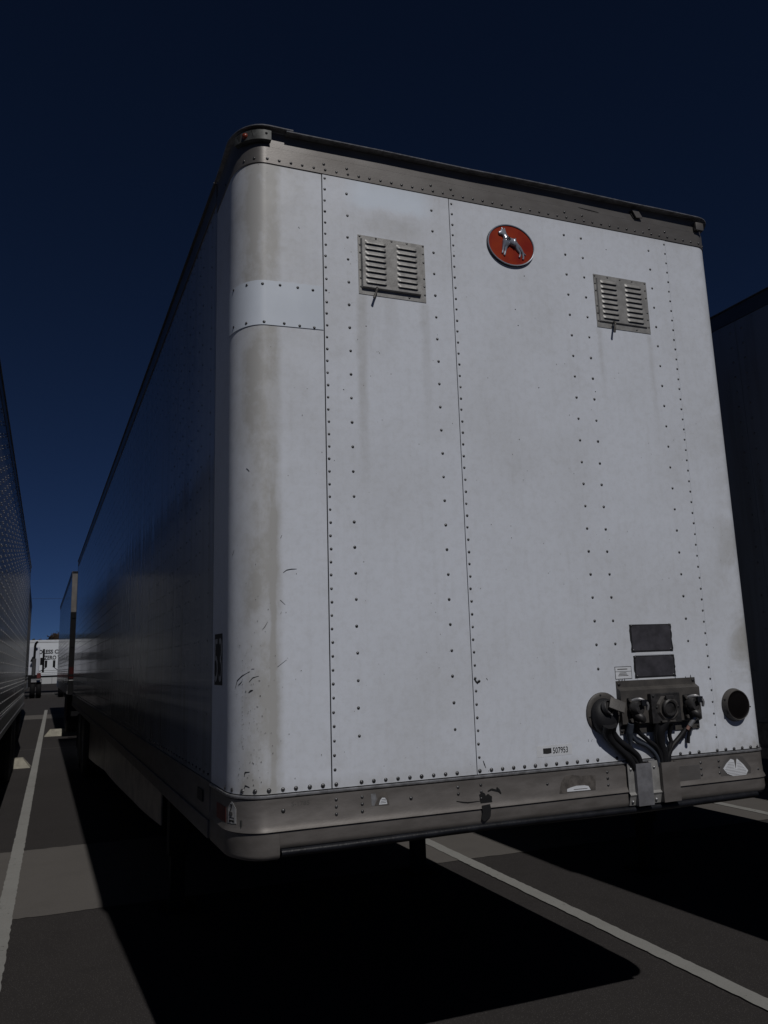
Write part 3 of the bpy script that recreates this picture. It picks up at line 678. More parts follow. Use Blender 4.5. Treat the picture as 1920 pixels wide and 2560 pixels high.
# dog: one skinned body.  nodes in plane coordinates, shifted for their height above the wall
nodes = {'nose': (-0.041, 3.7655, .0068), 'muz': (-0.031, 3.7675, .0080), 'head': (-0.013, 3.776, .0112), 'neck': (-0.006, 3.762, .0092), 'neckb': (0.000, 3.750, .0125),
 'should': (0.006, 3.735, .0190), 'chest': (0.001, 3.722, .0185), 'mid': (0.026, 3.727, .0160), 'loin': (0.047, 3.726, .0118), 'hip': (0.061, 3.720, .0128),
 'elb': (-0.001, 3.705, .0075), 'wri': (-0.006, 3.680, .0042), 'paw': (-0.012, 3.657, .0048), 'toe': (-0.017, 3.655, .0036),
 'elb2': (-0.014, 3.706, .0060), 'wri2': (-0.019, 3.682, .0038), 'paw2': (-0.024, 3.662, .0040),
 'kn': (0.058, 3.700, .0085), 'hk': (0.076, 3.679, .0046), 'ft': (0.071, 3.659, .0044), 'ftt': (0.065, 3.656, .0034),
 'kn2': (0.074, 3.703, .0090), 'hk2': (0.091, 3.682, .0046), 'ft2': (0.091, 3.652, .0044), 'ftt2': (0.085, 3.648, .0034),
 'tl': (0.082, 3.700, .0034), 'tl2': (0.094, 3.682, .0026), 'tl3': (0.107, 3.673, .0018),
 'ea': (-0.016, 3.792, .0036), 'eat': (-0.019, 3.801, .0018), 'ea2': (-0.004, 3.790, .0036), 'ea2t': (-0.003, 3.799, .0018)}
edges = [('nose', 'muz'), ('muz', 'head'), ('head', 'neck'), ('neck', 'neckb'), ('neckb', 'should'), ('should', 'chest'), ('should', 'mid'), ('mid', 'loin'), ('loin', 'hip'), ('chest', 'elb'), ('elb', 'wri'), ('wri', 'paw'), ('paw', 'toe'),
 ('chest', 'elb2'), ('elb2', 'wri2'), ('wri2', 'paw2'), ('hip', 'kn'), ('kn', 'hk'), ('hk', 'ft'), ('ft', 'ftt'), ('hip', 'kn2'), ('kn2', 'hk2'), ('hk2', 'ft2'), ('ft2', 'ftt2'), ('hip', 'tl'), ('tl', 'tl2'), ('tl2', 'tl3'), ('head', 'ea'), ('ea', 'eat'), ('head', 'ea2'), ('ea2', 'ea2t')]
keys = list(nodes); SCL = 20.0
dep = {'elb2': 0.0, 'wri2': 0, 'paw2': 0}
me = bpy.data.meshes.new('dog'); me.from_pydata([((nodes[k][0]-0.014-ex)*SCL, 0, (nodes[k][1]-0.010-ez)*SCL) for k in keys], [(keys.index(a), keys.index(b)) for a, b in edges], [])
tmp = bpy.data.objects.new('dog', me); COL.objects.link(tmp); sk = tmp.modifiers.new('s', 'SKIN'); sub = tmp.modifiers.new('d', 'SUBSURF'); sub.levels = 2; sub.render_levels = 2
for i, k in enumerate(keys): me.skin_vertices[0].data[i].radius = (nodes[k][2]*SCL*1.32, nodes[k][2]*SCL*1.32)
me.skin_vertices[0].data[keys.index('mid')].use_root = True
dg = bpy.context.evaluated_depsgraph_get(); m2 = bpy.data.meshes.new_from_object(tmp.evaluated_get(dg)); bpy.data.objects.remove(tmp)
for q in m2.vertices: q.co = Vector((ex+q.co.x/SCL, -0.0125+q.co.y/SCL*0.75, ez+q.co.z/SCL))
m2.materials.clear(); m2.materials.append(MATS['emblem_steel']); m2.shade_smooth()
dog = link(bpy.data.objects.new('dog_figure', m2), em)
for (a, b_) in ((-0.0175, 3.7415), (-0.0135, 3.7335)):
    MB().tube([(a-0.006, -0.024, b_-0.012), (a+0.004, -0.033, b_-0.009), (a+0.020, -0.026, b_-0.004)], 0.0018, 6, 4).build('harness_strap', 'seam_black', em, True)

# ---- data plates, stickers, numbers
def ragged(x0, x1, z0, z1, j=0.003, n=9):
    pts = []
    for i in range(n): pts.append((x0+(x1-x0)*i/n, z0))
    for i in range(n): pts.append((x1+random.uniform(-j, j), z0+(z1-z0)*i/n))
    for i in range(n): pts.append((x1-(x1-x0)*i/n, z1))
    for i in range(n): pts.append((x0+random.uniform(-j, j), z1-(z1-z0)*i/n))
    return pts
for (x0, x1, z0, z1) in ((0.519, 0.752, 1.769, 1.893), (0.526, 0.754, 1.653, 1.751)):
    pb = decal('data_plate', ragged(x0-0.002, x1+0.003, z0-0.002, z1), 0.001, 'print_black', main, 0.0018)
    decal('plate_face', [(x0+0.005, z0+0.005), (x1-0.005, z0+0.004), (x1-0.005, z1-0.004), (x0+0.006, z1-0.005)], 0.0029, 'data_plate', pb, 0.0012)
    for qx, qz in ((x0+.008, z1-.007), (x1-.008, z1-.003), (x1-.01, z0+.008), (x0+.01, z0+.007)): v, f = dome_vf(qx, qz, 0.0055, 0.0040); mesh_obj('bolt', v, f, 'rivet_metal', pb, True)
decal('plate_gap_label', [(0.533, 1.7535), (0.745, 1.7535), (0.738, 1.766), (0.54, 1.766)], 0.001, 'sticker_white', main, 0.0012)
decal('plate_gap_label', [(0.54, 1.6425), (0.745, 1.6425), (0.742, 1.6505), (0.54, 1.6505)], 0.001, 'sticker_white', main, 0.0012)
so = decal('inspection_sticker', [(0.416, 1.650), (0.508, 1.650), (0.508, 1.706), (0.416, 1.706)], 0.001, 'print_black', main, 0.0006)
decal('sticker_field', [(0.4185, 1.6525), (0.5055, 1.6525), (0.5055, 1.6825), (0.4185, 1.6825)], 0.0017, 'sticker_white', so, 0.0003)
decal('sticker_field', [(0.4185, 1.6845), (0.5055, 1.6845), (0.5055, 1.7035), (0.4185, 1.7035)], 0.0017, 'sticker_white', so, 0.0003)
for i, (a, b_) in enumerate(((0.432, 0.488), (0.436, 0.482), (0.440, 0.478))): decal('printed_line', [(a, 1.664+0.006*i), (b_, 1.664+0.006*i), (b_, 1.667+0.006*i), (a, 1.667+0.006*i)], 0.0021, 'print_grey', so, 0.0002)
decal('printed_line', [(0.43, 1.692), (0.485, 1.692), (0.485, 1.696), (0.43, 1.696)], 0.0021, 'print_grey', so, 0.0002)
ns = decal('number_sticker', [(-0.020, 1.344), (0.158, 1.346), (0.158, 1.392), (-0.018, 1.391)], 0.001, 'sticker_white', main, 0.0005)
decal('stripe_block', [(0.013, 1.358), (0.030, 1.3565), (0.0385, 1.3565), (0.054, 1.3585), (0.054, 1.3795), (0.013, 1.3795)], 0.0017, 'print_black', ns, 0.0003)
for i in range(4): decal('stripe_line', [(0.018, 1.3615+0.0045*i), (0.049, 1.3615+0.0045*i), (0.049, 1.3623+0.0045*i), (0.018, 1.3623+0.0045*i)], 0.0022, 'print_grey', ns, 0.0002)
text_on_nose('number_lettering', '507953', 0.0615, 0.137, 1.3555, 1.3805, 0.0022, 'print_black', ns, 0.012)
text_on_nose('faint_stencil', 'S-1785', -1.092, -1.022, 1.250, 1.266, 0.0036, 'print_grey', main, 0.0)
# length number on the side face of the corner
s53a, s53b = -sY(0.437), -sY(0.262)
pl = decal('side_number_plate', [(s53a+0.004, 1.695), (s53b-0.004, 1.695), (s53b-0.010, 1.902), (s53a+0.006, 1.904)], 0.001, 'print_black', main, 0.0006)
text_on_nose('side_number', '53', s53a+0.008, s53b-0.008, 1.708, 1.885, 0.0022, 'sticker_worn', pl, -0.005)
# arrow tag 7
ta = decal('weight_tag', [(-1.375, 1.193), (-1.344, 1.1935), (-1.313, 1.196), (-1.313, 1.247), (-1.332, 1.266), (-1.344, 1.273), (-1.358, 1.262), (-1.375, 1.243)], 0.004, 'sticker_worn', main, 0.0008)
text_on_nose('tag_numeral', '7', -1.357, -1.336, 1.236, 1.262, 0.0054, 'print_black', ta, 0.03)
decal('tag_print', [(-1.366, 1.222), (-1.350, 1.219), (-1.336, 1.224), (-1.338, 1.234), (-1.363, 1.235)], 0.005, 'print_grey', ta, 0.0003)
decal('tag_print', [(-1.362, 1.212), (-1.326, 1.212), (-1.326, 1.2155), (-1.362, 1.2155)], 0.005, 'print_black', ta, 0.0003)
decal('tag_print', [(-1.364, 1.198), (-1.326, 1.1985), (-1.326, 1.2065), (-1.364, 1.206)], 0.005, 'print_black', ta, 0.0003)
decal('side_reflector', [(-1.575, 1.185), (-1.400, 1.190), (-1.400, 1.245), (-1.575, 1.243)], 0.004, 'dark_red', main, 0.001)
decal('side_marker_lamp', [(-sY(0.75), 1.205), (-sY(0.63), 1.205), (-sY(0.63), 1.252), (-sY(0.75), 1.252)], 0.007, 'print_black', main, 0.006)

# torn reflective tape and marks on the bottom rail
t1 = decal('tape_residue', [(-0.760, 1.2215), (-0.699, 1.2185), (-0.703, 1.245), (-0.709, 1.268), (-0.736, 1.268), (-0.748, 1.243)], 0.0032, 'tape_dark', main, 0.0006)
decal('tape_scrap', [(-0.743, 1.2235), (-0.708, 1.2235), (-0.711, 1.238), (-0.717, 1.247), (-0.729, 1.2485), (-0.737, 1.240)], 0.0042, 'sticker_white', t1, 0.0006)
for i in range(3): decal('tape_line', [(-0.737+0.003*i, 1.229+0.0058*i), (-0.713, 1.229+0.0058*i), (-0.713, 1.2305+0.0058*i), (-0.737+0.003*i, 1.2305+0.0058*i)], 0.0050, 'print_black', t1, 0.0002)
decal('tape_residue', [(-0.772, 1.222), (-0.762, 1.2215), (-0.752, 1.245), (-0.755, 1.266), (-0.775, 1.266)], 0.0032, 'bright_metal', main, 0.0004)
t2 = decal('tape_residue', [(0.078, 1.191), (0.262, 1.190), (0.268, 1.252), (0.190, 1.254), (0.150, 1.262), (0.110, 1.258), (0.090, 1.235)], 0.0032, 'tape_dark', main, 0.0006)
decal('tape_scrap', [(0.116, 1.1955), (0.236, 1.1935), (0.226, 1.210), (0.205, 1.2145), (0.165, 1.216), (0.135, 1.211), (0.117, 1.2065)], 0.0042, 'sticker_white', t2, 0.001)
decal('tape_line', [(0.15, 1.2005), (0.22, 1.200), (0.22, 1.2025), (0.15, 1.203)], 0.0054, 'print_grey', t2, 0.0002)
t3 = decal('tape_residue', [(0.960, 1.186), (1.03, 1.180), (1.14, 1.180), (1.146, 1.215), (1.10, 1.268), (1.03, 1.276), (0.99, 1.255), (0.963, 1.225)], 0.0032, 'rail_metal', main, 0.0003)
decal('tape_scrap', [(1.046, 1.179), (1.109, 1.184), (1.125, 1.203), (1.10, 1.232), (1.065, 1.2605), (1.060, 1.255), (1.051, 1.213), (1.045, 1.256), (1.027, 1.2625), (0.998, 1.243), (0.977, 1.222), (0.998, 1.198)], 0.0042, 'sticker_white', t3, 0.001)
for i in range(9):
    z = 1.190+0.0068*i; w0 = 0.985+abs(z-1.216)*0.9; w1 = 1.112-max(0, z-1.203)*0.75
    if w1 > w0+0.01:
        if z > 1.214: 
            decal('tape_line', [(w0, z), (1.043, z), (1.043, z+0.0012), (w0, z+0.0012)], 0.0054, 'print_grey', t3, 0.0002)
            decal('tape_line', [(1.061, z), (w1, z), (w1, z+0.0012), (1.061, z+0.0012)], 0.0054, 'print_grey', t3, 0.0002)
        else: decal('tape_line', [(w0, z), (w1, z), (w1, z+0.0012), (w0, z+0.0012)], 0.0054, 'print_grey', t3, 0.0002)
blob = []
for k in range(26):
    a = 2*math.pi*k/26; rr = 0.028*(1+0.22*math.sin(3*a+1)+random.uniform(-.18, .18)); blob.append((-0.276+rr*math.cos(a), 1.196+rr*math.sin(a)*1.0))
tar = decal('tar_splash', blob, 0.0035, 'tar', main, 0.0012)
decal('tar_run', [(-0.300, 1.180), (-0.262, 1.183), (-0.258, 1.165), (-0.262, 1.135), (-0.290, 1.118), (-0.304, 1.128), (-0.298, 1.155)], 0.0136, 'tar', tar, 0.0008)
def stroke(name, pts, w, off, parent, material='print_black'):
    b = MB()
    for i in range(len(pts)-1):
        (a0, a1), (b0, b1) = pts[i], pts[i+1]; d = Vector((b0-a0, b1-a1)); 
        if d.length < 1e-6: continue
        nrm = Vector((-d.y, d.x)).normalized(); wa = w*(0.5 if i == 0 else 1.0); wb = w*(0.3 if i == len(pts)-2 else 1.0)
        q = [(a0+nrm.x*wa, a1+nrm.y*wa), (a0-nrm.x*wa, a1-nrm.y*wa), (b0-nrm.x*wb, b1-nrm.y*wb), (b0+nrm.x*wb, b1+nrm.y*wb)]
        v = []
        for s_, z_ in q: x, y, _, _ = P(s_, off+0.0006+0.0001*i); v.append((x, y, z_))
        for s_, z_ in q: x, y, _, _ = P(s_, off); v.append((x, y, z_))
        b.add(v, [(0, 3, 2, 1), (4, 5, 6, 7), (0, 1, 5, 4), (1, 2, 6, 5), (2, 3, 7, 6), (3, 0, 4, 7)])
    return b.build(name, material, parent)
stroke('tar_line', [(-0.408, 1.206), (-0.38, 1.199), (-0.357, 1.196), (-0.30, 1.1965)], 0.0024, 0.0038, tar, 'tar')
stroke('tar_line', [(-0.264, 1.231), (-0.246, 1.237), (-0.217, 1.229), (-0.206, 1.222)], 0.0042, 0.0038, tar, 'tar')
stroke('tar_line', [(-0.222, 1.243), (-0.212, 1.230), (-0.203, 1.217)], 0.005, 0.0050, tar, 'tar')
# scratches and gouges on the white sheets
for pts, w in (([(-1.326, 1.688), (-1.314, 1.715), (-1.287, 1.732), (-1.248, 1.748)], .0014), ([(-1.308, 1.698), (-1.296, 1.704), (-1.285, 1.713)], .0014), ([(-1.252, 1.709), (-1.237, 1.724), (-1.213, 1.730)], .0013),
               ([(-1.254, 1.670), (-1.245, 1.676), (-1.236, 1.678)], .003), ([(-1.272, 1.367), (-1.270, 1.380), (-1.249, 1.382)], .002), ([(-1.274, 1.322), (-1.268, 1.333), (-1.249, 1.327)], .002),
               ([(-1.199, 1.904), (-1.19, 1.915), (-1.180, 1.933)], .0009), ([(-1.142, 1.761), (-1.106, 1.787)], .0009), ([(-1.130, 2.016), (-1.110, 1.998)], .0012), ([(-1.242, 1.757), (-1.230, 1.757)], .0014),
               ([(-1.128, 1.962), (-1.126, 1.971)], .0016), ([(-1.267, 2.545), (-1.253, 2.531)], .0022), ([(-1.127, 2.259), (-1.122, 2.272)], .0018), ([(-1.356, 2.203), (-1.342, 2.223)], .0014),
               ([(-1.117, 2.123), (-1.104, 2.133), (-1.085, 2.137), (-1.062, 2.138)], .0012), ([(-0.300, 1.683), (-0.291, 1.671), (-0.284, 1.660)], .0040), ([(-0.286, 1.664), (-0.276, 1.672), (-0.270, 1.671)], .0065),
               ([(-0.241, 1.682), (-0.235, 1.674)], .0028), ([(-0.277, 1.352), (-0.272, 1.338), (-0.266, 1.322)], .0022), ([(0.246, 1.392), (0.246, 1.402)], .0014), ([(0.260, 1.392), (0.268, 1.402)], .0012), ([(-1.04, 3.62), (-1.036, 3.612)], .0016)):
    stroke('scratch', pts, w, 0.0013, main)
cb = MB(); rg = random.Random(11)
for i in range(230):
    if i < 150 and i % 3 == 0: continue
    if i < 150: s_ = -1.225+rg.gauss(0, 0.045); z_ = 1.33+abs(rg.gauss(0, 0.38))
    elif i < 168: s_ = -1.284; z_ = 1.50+0.017*(i-150)+rg.uniform(-.004, .004)
    else: s_ = rg.uniform(-1.1, 1.15); z_ = rg.uniform(1.34, 3.85)
    r_ = rg.uniform(0.0008, 0.0021) if i < 168 else rg.uniform(0.001, 0.002)
    if -0.95 < s_ < -0.92 or s_ < -1.4: continue
    q = [(s_+r_*math.cos(a+rg.uniform(-.4, .4))*rg.uniform(.6, 1.3), z_+r_*1.4*math.sin(a)*rg.uniform(.6, 1.3)) for a in (0, 1.2, 2.4, 3.7, 5.0)]
    v = [P(a, 0.0022)[:2]+(b_,) for a, b_ in q]; cb.add(v, [(0, 1, 2, 3, 4)])
o = cb.build('paint_chips', 'chip_grey', main); o['kind'] = 'stuff'

# ---- electrical / air connection box
nb = MB(); X0, X1 = 0.415, 0.862
secz = [(1.643, .001), (1.643, .006), (1.614, .0065), (1.600, .030), (1.456, .030), (1.446, .008), (1.412, .007), (1.412, .001)]
v = []; 
for ins, (x) in ((0, X0), (0, X1)): v += [(x, -d, z) for z, d in secz]
n8 = len(secz); fcs = [(k, k+1, n8+k+1, n8+k) for k in range(n8-1)]+[tuple(range(n8))[::-1], tuple(range(n8, 2*n8))]
box = mesh_obj('connection_box', v, fcs, 'dark_box_paint', main)
for x, z in ((0.428, 1.628), (0.850, 1.630), (0.424, 1.425), (0.853, 1.424)): v, f = dome_vf(x, z, 0.009, 0.006, 0.006); mesh_obj('bolt', v, f, 'print_black', box, True)
for (xa, xb) in ((0.430, 0.438), (0.444, 0.447), (0.452, 0.455), (0.463, 0.466), (0.81, 0.814), (0.84, 0.845), (0.75, 0.753)):
    decal('black_drip', [(xa, 1.640), (xb, 1.640), ((xa+xb)/2, 1.640+random.uniform(.008, .018))], 0.001, 'print_black', box, 0.003)  # narrow black points along the top edge of the box
for (xa, xb) in ((0.47, 0.476), (0.845, 0.852), (0.818, 0.822), (0.52, 0.525)):
    decal('black_drip', [(xa, 1.415), (xb, 1.415), ((xa+xb)/2, 1.415-random.uniform(.008, .02))], 0.001, 'print_black', box, 0.003)  # narrow black points below the bottom edge of the box
# centre socket housing
cs = MB().box(0.560, 0.722, -0.056, -0.0305, 1.452, 1.582, 0.004).build('socket_housing', 'dark_box_part', box)
oct_ = MB(); oc = []
for k, (dx, dz) in enumerate(((-.030, .052), (.030, .052), (.060, .02), (.060, -.03), (.028, -.056), (-.028, -.056), (-.058, -.02), (-.058, .02))): oc.append((0.645+dx, 1.517+dz))
oct_.add([(x, -0.0565, z) for x, z in oc]+[(0.645+(x-.645)*.86, -0.066, 1.517+(z-1.517)*.86) for x, z in oc], [(k, (k+1) % 8, 8+(k+1) % 8, 8+k) for k in range(8)]+[tuple(range(8, 16))])
oct_.build('socket_flange', 'dark_box_paint', cs)
MB().lathe((0.645, -0.0662, 1.519), (0, -1, -0.12), [(0.040, 0), (0.040, 0.014), (0.034, 0.018), (0.027, 0.016), (0.026, 0.010), (0.018, 0.011), (0.0, 0.012)], 20).build('socket_cap', 'dark_box_part', cs, True)
MB().box(0.625, 0.668, -0.082, -0.070, 1.555, 1.572, 0.003).build('cap_hinge', 'dark_box_part', cs)
for x, z in ((0.572, 1.571), (0.588, 1.521), (0.706, 1.521)): v, f = dome_vf(x, z, 0.007, 0.056, 0.005); mesh_obj('bolt', v, f, 'print_black', cs, True)
MB().box(0.600, 0.676, -0.070, -0.057, 1.455, 1.463, 0.002).build('drip_lip', 'dark_box_paint', cs)
# glad hands
def glad_hand(x, z, m1='dark_box_part'):
    g = MB().box(x-0.042, x+0.012, -0.040, -0.0305, z-0.060, z+0.048, 0.004).build('glad_hand', 'black_paint', box)
    MB().lathe((x-0.012, -0.041, z+0.002), (0.25, -1, 0.1), [(0.034, 0), (0.036, 0.02), (0.028, 0.034), (0.014, 0.036), (0.012, 0.026), (0.0, 0.026)], 18).build('coupling_head', m1, g, True)
    MB().tube([(x-0.03, -0.045, z+0.036), (x+0.0, -0.068, z+0.042), (x+0.030, -0.078, z+0.022), (x+0.034, -0.074, z-0.006)], [.006, .008, .009, .006], 8, 4).build('clip_arm', 'bright_metal', g, True)
    MB().box(x+0.000, x+0.030, -0.085, -0.045, z+0.012, z+0.040, 0.004).build('detent_plate', 'black_paint', g)
    MB().tube([(x-0.02, -0.045, z-0.02), (x-0.005, -0.07, z-0.035), (x+0.012, -0.068, z-0.052)], [.017, .019, .014], 10, 4).build('swivel_elbow', m1, g, True)
    MB().cyl((x-0.033, -0.041, z+0.038), (0, -1, 0), 0.009, 0.010, 10).cyl((x-0.033, -0.041, z-0.048), (0, -1, 0), 0.009, 0.010, 10).cyl((x-0.034, -0.041, z-0.002), (0, -1, 0), 0.011, 0.014, 10).build('bolt', 'dark_box_paint', g, True)
glad_hand(0.487, 1.520)
glad_hand(0.800, 1.520)
MB().tube([(0.798, -0.060, 1.466), (0.783, -0.052, 1.448), (0.770, -0.045, 1.430)], 0.010, 10, 4).build('brass_fitting', 'bright_metal', box, True)
MB().tube([(0.772, -0.045, 1.434), (0.760, -0.040, 1.414)], 0.0085, 10, 2).build('brass_fitting', 'pink_fitting', box, True)
# hoses, cables
def hose(pts, r, m='black_rubber', name='hose'):
    pts = [(x, y*0.72 if z < 1.44 else y, z) for x, y, z in pts]
    return MB().tube(pts, r, 10, 6).build(name, m, main, True, 60)
hose([(0.470, -0.062, 1.470), (0.490, -0.045, 1.425), (0.545, -0.030, 1.382), (0.595, -0.028, 1.345), (0.615, -0.028, 1.30), (0.617, -0.022, 1.262)], 0.0105)
hose([(0.762, -0.042, 1.418), (0.725, -0.032, 1.380), (0.680, -0.028, 1.342), (0.655, -0.026, 1.30), (0.648, -0.022, 1.262)], 0.0115)
hose([(0.640, -0.050, 1.470), (0.610, -0.050, 1.42), (0.612, -0.040, 1.370), (0.628, -0.034, 1.32), (0.633, -0.024, 1.262)], [.024, .024, .020, .017, .016])
hose([(0.585, -0.045, 1.455), (0.590, -0.040, 1.40), (0.605, -0.034, 1.35), (0.622, -0.030, 1.30), (0.626, -0.022, 1.262)], 0.011)
hose([(0.668, -0.045, 1.440), (0.668, -0.036, 1.395), (0.676, -0.030, 1.365), (0.664, -0.028, 1.33), (0.658, -0.022, 1.262)], 0.0095)
hose([(0.462, -0.030, 1.404), (0.490, -0.026, 1.378), (0.540, -0.024, 1.356), (0.580, -0.022, 1.325), (0.600, -0.020, 1.292), (0.602, -0.014, 1.262)], 0.0088, 'blue_rag')
hose([(0.450, -0.040, 1.458), (0.448, -0.036, 1.42), (0.452, -0.030, 1.385), (0.456, -0.024, 1.350)], [.014, .017, .010, .004], 'blue_rag', 'rag')
hose([(0.785, -0.040, 1.420), (0.780, -0.030, 1.385), (0.777, -0.022, 1.352)], [.008, .007, .009], 'black_rubber', 'loose_cable_end')
hose([(0.755, -0.036, 1.402), (0.742, -0.026, 1.385), (0.734, -0.020, 1.372)], [.010, .014, .006], 'black_rubber', 'loose_cable_end')
# cable boot with plug socket
bt = MB().lathe((0.333, -0.001, 1.509), (0, -1, 0), [(0.089, 0), (0.089, 0.007), (0.084, 0.011), (0.070, 0.012)], 36).build('cable_boot', 'dark_box_paint', main, True, 40)
dm = MB(); nn, mm = 28, 9; v = []; f = []
for i in range(mm+1):
    t = i/mm; rr = 0.071*math.cos(t*math.pi/2)**0.75 if i < mm else 0.0
    cz = 1.507-0.030*t-0.004; cx_ = 0.331-0.006*t; dd = 0.012+0.046*math.sin(t*math.pi/2)
    for k in range(nn):
        a = 2*math.pi*k/nn; low = 1.0+0.30*max(0, -math.sin(a))*(1-t); v.append((cx_+rr*math.cos(a), -dd, cz+rr*math.sin(a)*low))
for i in range(mm):
    for k in range(nn): f.append((i*nn+k, i*nn+(k+1) % nn, (i+1)*nn+(k+1) % nn, (i+1)*nn+k))
mesh_obj('boot_dome', v, f, 'black_rubber', bt, True, 60)
MB().lathe((0.322, -0.045, 1.532), (0.35, -1, 0.30), [(0.032, 0), (0.032, 0.018), (0.028, 0.020), (0.026, 0.012), (0.0, 0.012)], 20).build('plug_socket', 'dark_box_part', bt, True, 40)
lid = MB().box(-0.036, 0.036, -0.005, 0.005, -0.026, 0.026, 0.004); Mx = Matrix.Translation((0.362, -0.072, 1.543)) @ Matrix.Rotation(R(24), 4, 'Y') @ Matrix.Rotation(R(-18), 4, 'Z') @ Matrix.Rotation(R(-20), 4, 'X')
lid.xf(Mx).build('socket_lid', 'dark_box_paint', bt, True, 40)
MB().tube([(0.300, -0.062, 1.535), (0.310, -0.068, 1.520), (0.335, -0.068, 1.502)], 0.0035, 6, 3).build('lid_spring', 'bright_metal', bt, True)
for a in (100, 190, 350): v, f = dome_vf(0.333+0.078*math.cos(R(a)), 1.509+0.078*math.sin(R(a)), 0.006, 0.0115, 0.003); mesh_obj('bolt', v, f, 'print_black', bt, True)
hose([(0.318, -0.055, 1.462), (0.322, -0.048, 1.428), (0.352, -0.038, 1.385), (0.405, -0.032, 1.340), (0.445, -0.028, 1.302), (0.470, -0.018, 1.262)], [.030, .024, .0165, .0150, .0145, .0145])
hose([(0.336, -0.052, 1.462), (0.350, -0.045, 1.425), (0.392, -0.038, 1.385), (0.445, -0.034, 1.350), (0.488, -0.030, 1.312), (0.505, -0.018, 1.262)], [.028, .020, .0150, .0140, .0135, .0135])
hose([(0.330, -0.036, 1.45), (0.345, -0.030, 1.405), (0.395, -0.024, 1.362), (0.450, -0.022, 1.325), (0.482, -0.020, 1.290), (0.490, -0.014, 1.262)], [.02, .014, .0115, .0110, .0110, .0110])
# conduit covers on the rail
def cover(x0, x1, z0, z1, d, m='bright_metal', lab=None):
    t = 0.003; b = MB(); b.box(x0, x1, -d, -d+t, z0, z1); b.box(x0, x0+t, -d+t, -0.003, z0, z1); b.box(x1-t, x1, -d+t, -0.003, z0, z1)
    return b.build('conduit_cover', m, main)
mat('cover_metal', (0.22, 0.22, 0.235), 0.5, 0.3, var=0.15, scale=20, bump=0.0006, bscale=100)
cover(0.462, 0.545, 1.108, 1.285, 0.034, 'cover_metal'); cover(0.600, 0.694, 1.112, 1.280, 0.036, 'rail_metal_low')
for x0, x1 in ((0.429, 0.4615), (0.5455, 0.5995)):
    b = MB(); yz = [(-0.016, 1.290), (-0.016, 1.165), (-0.026, 1.155), (-0.020, 1.146), (-0.009, 1.110)]; v = []; 
    for x in (x0, x1): v += [(x, y, z) for y, z in yz]+[(x, y+0.004, z) for y, z in reversed(yz)]
    k = 10; b.add(v, [(i, (i+1) % k, k+(i+1) % k, k+i) for i in range(k)]+[tuple(range(k))[::-1], tuple(range(k, 2*k))])
    st = b.build('conduit_strap', 'vent_metal', main)
    for z in (1.262, 1.126): v, f = dome_vf((x0+x1)/2, z, 0.0075, 0.0165 if z > 1.2 else 0.0145, 0.006); mesh_obj('bolt', v, f, 'bright_metal', st, True)
decal('rail_label_plate', [(0.712, 1.163), (0.840, 1.163), (0.840, 1.252), (0.712, 1.252)], 0.003, 'rail_metal', main, 0.0015)

# round lamp housing on the right corner
lp = MB().lathe((1.088, -0.001, 1.505), (0, -1, 0), [(0.077, 0), (0.077, 0.004), (0.073, 0.010), (0.070, 0.026), (0.068, 0.029), (0.065, 0.028)], 40, False).build('corner_lamp', 'dark_box_paint', main, True, 40)
MB().lathe((1.088, -0.001, 1.505), (0, -1, 0), [(0.0655, 0.028), (0.063, 0.0255), (0.052, 0.0265), (0.030, 0.030), (0.0, 0.0315)], 40, False).build('lamp_glass', 'lamp_glass', lp, True, 60)
MB().box(1.019, 1.030, -0.020, -0.006, 1.462, 1.535, 0.002).build('lamp_clip', 'print_black', lp)
MB().tube([(1.160, -0.010, 1.496), (1.176, -0.014, 1.492)], 0.0035, 8, 2).build('lamp_screw', 'print_black', lp, True)

# ---------------------------------------------------------------- far things between the trailers
FZ = gz(60)
# long white trailer standing across the end of the lot
ft = empty('far_trailer', (0, 66, FZ)); tag(ft, 'long white trailer standing across the end of the aisle, black capital lettering on its side', 'trailer')
MB().box(-9, 7, 0, 2.6, 1.22, 3.70).build('body', 'far_white', ft)
MB().box(-9.01, 7.01, -0.015, 2.61, 3.70, 3.79).build('roof_rail', 'sticker_white', ft)
MB().box(-9.01, 7.01, -0.012, -0.001, 3.60, 3.625).build('rail_shadow_gap', 'print_grey', ft)
MB().box(-9.01, 7.01, -0.03, 0.02, 1.10, 1.219).build('bottom_rail', 'black_paint', ft)
for z in (1.30, 1.42, 1.56): MB().box(-2.05, 7, -0.010, -0.001, z, z+0.018).build('side_moulding', 'print_grey', ft)
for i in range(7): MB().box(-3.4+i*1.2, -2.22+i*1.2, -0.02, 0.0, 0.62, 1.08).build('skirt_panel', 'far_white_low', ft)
for xx in (-7.5, -6.2, 6.0): MB().lathe((xx, 0.0, 0.5), (0, 1, 0), [(0.29, 0), (0.5, 0.02), (0.5, 0.26), (0.29, 0.28)], 24, False).build('tyre', 'tyre_rubber', ft, True, 40)
MB().box(-8.8, 6.8, 0.4, 2.2, 0.75, 1.09).build('frame', 'black_paint', ft)
def flat_text(txt, x0, x1, z0, z1, y, parent, bold):
    V, Fc = text_mesh(txt, bold); mesh_obj('lettering', [(x0+(x1-x0)*a, y, z0+(z1-z0)*b) for a, b in V], Fc, 'print_black', parent)
flat_text('DLESS CA', -1.975, -0.40, 3.085-FZ, 3.385-FZ, -0.016, ft, 0.03)
flat_text('ZERO W', -1.62, -0.34, 2.655-FZ, 2.955-FZ, -0.016, ft, 0.03)

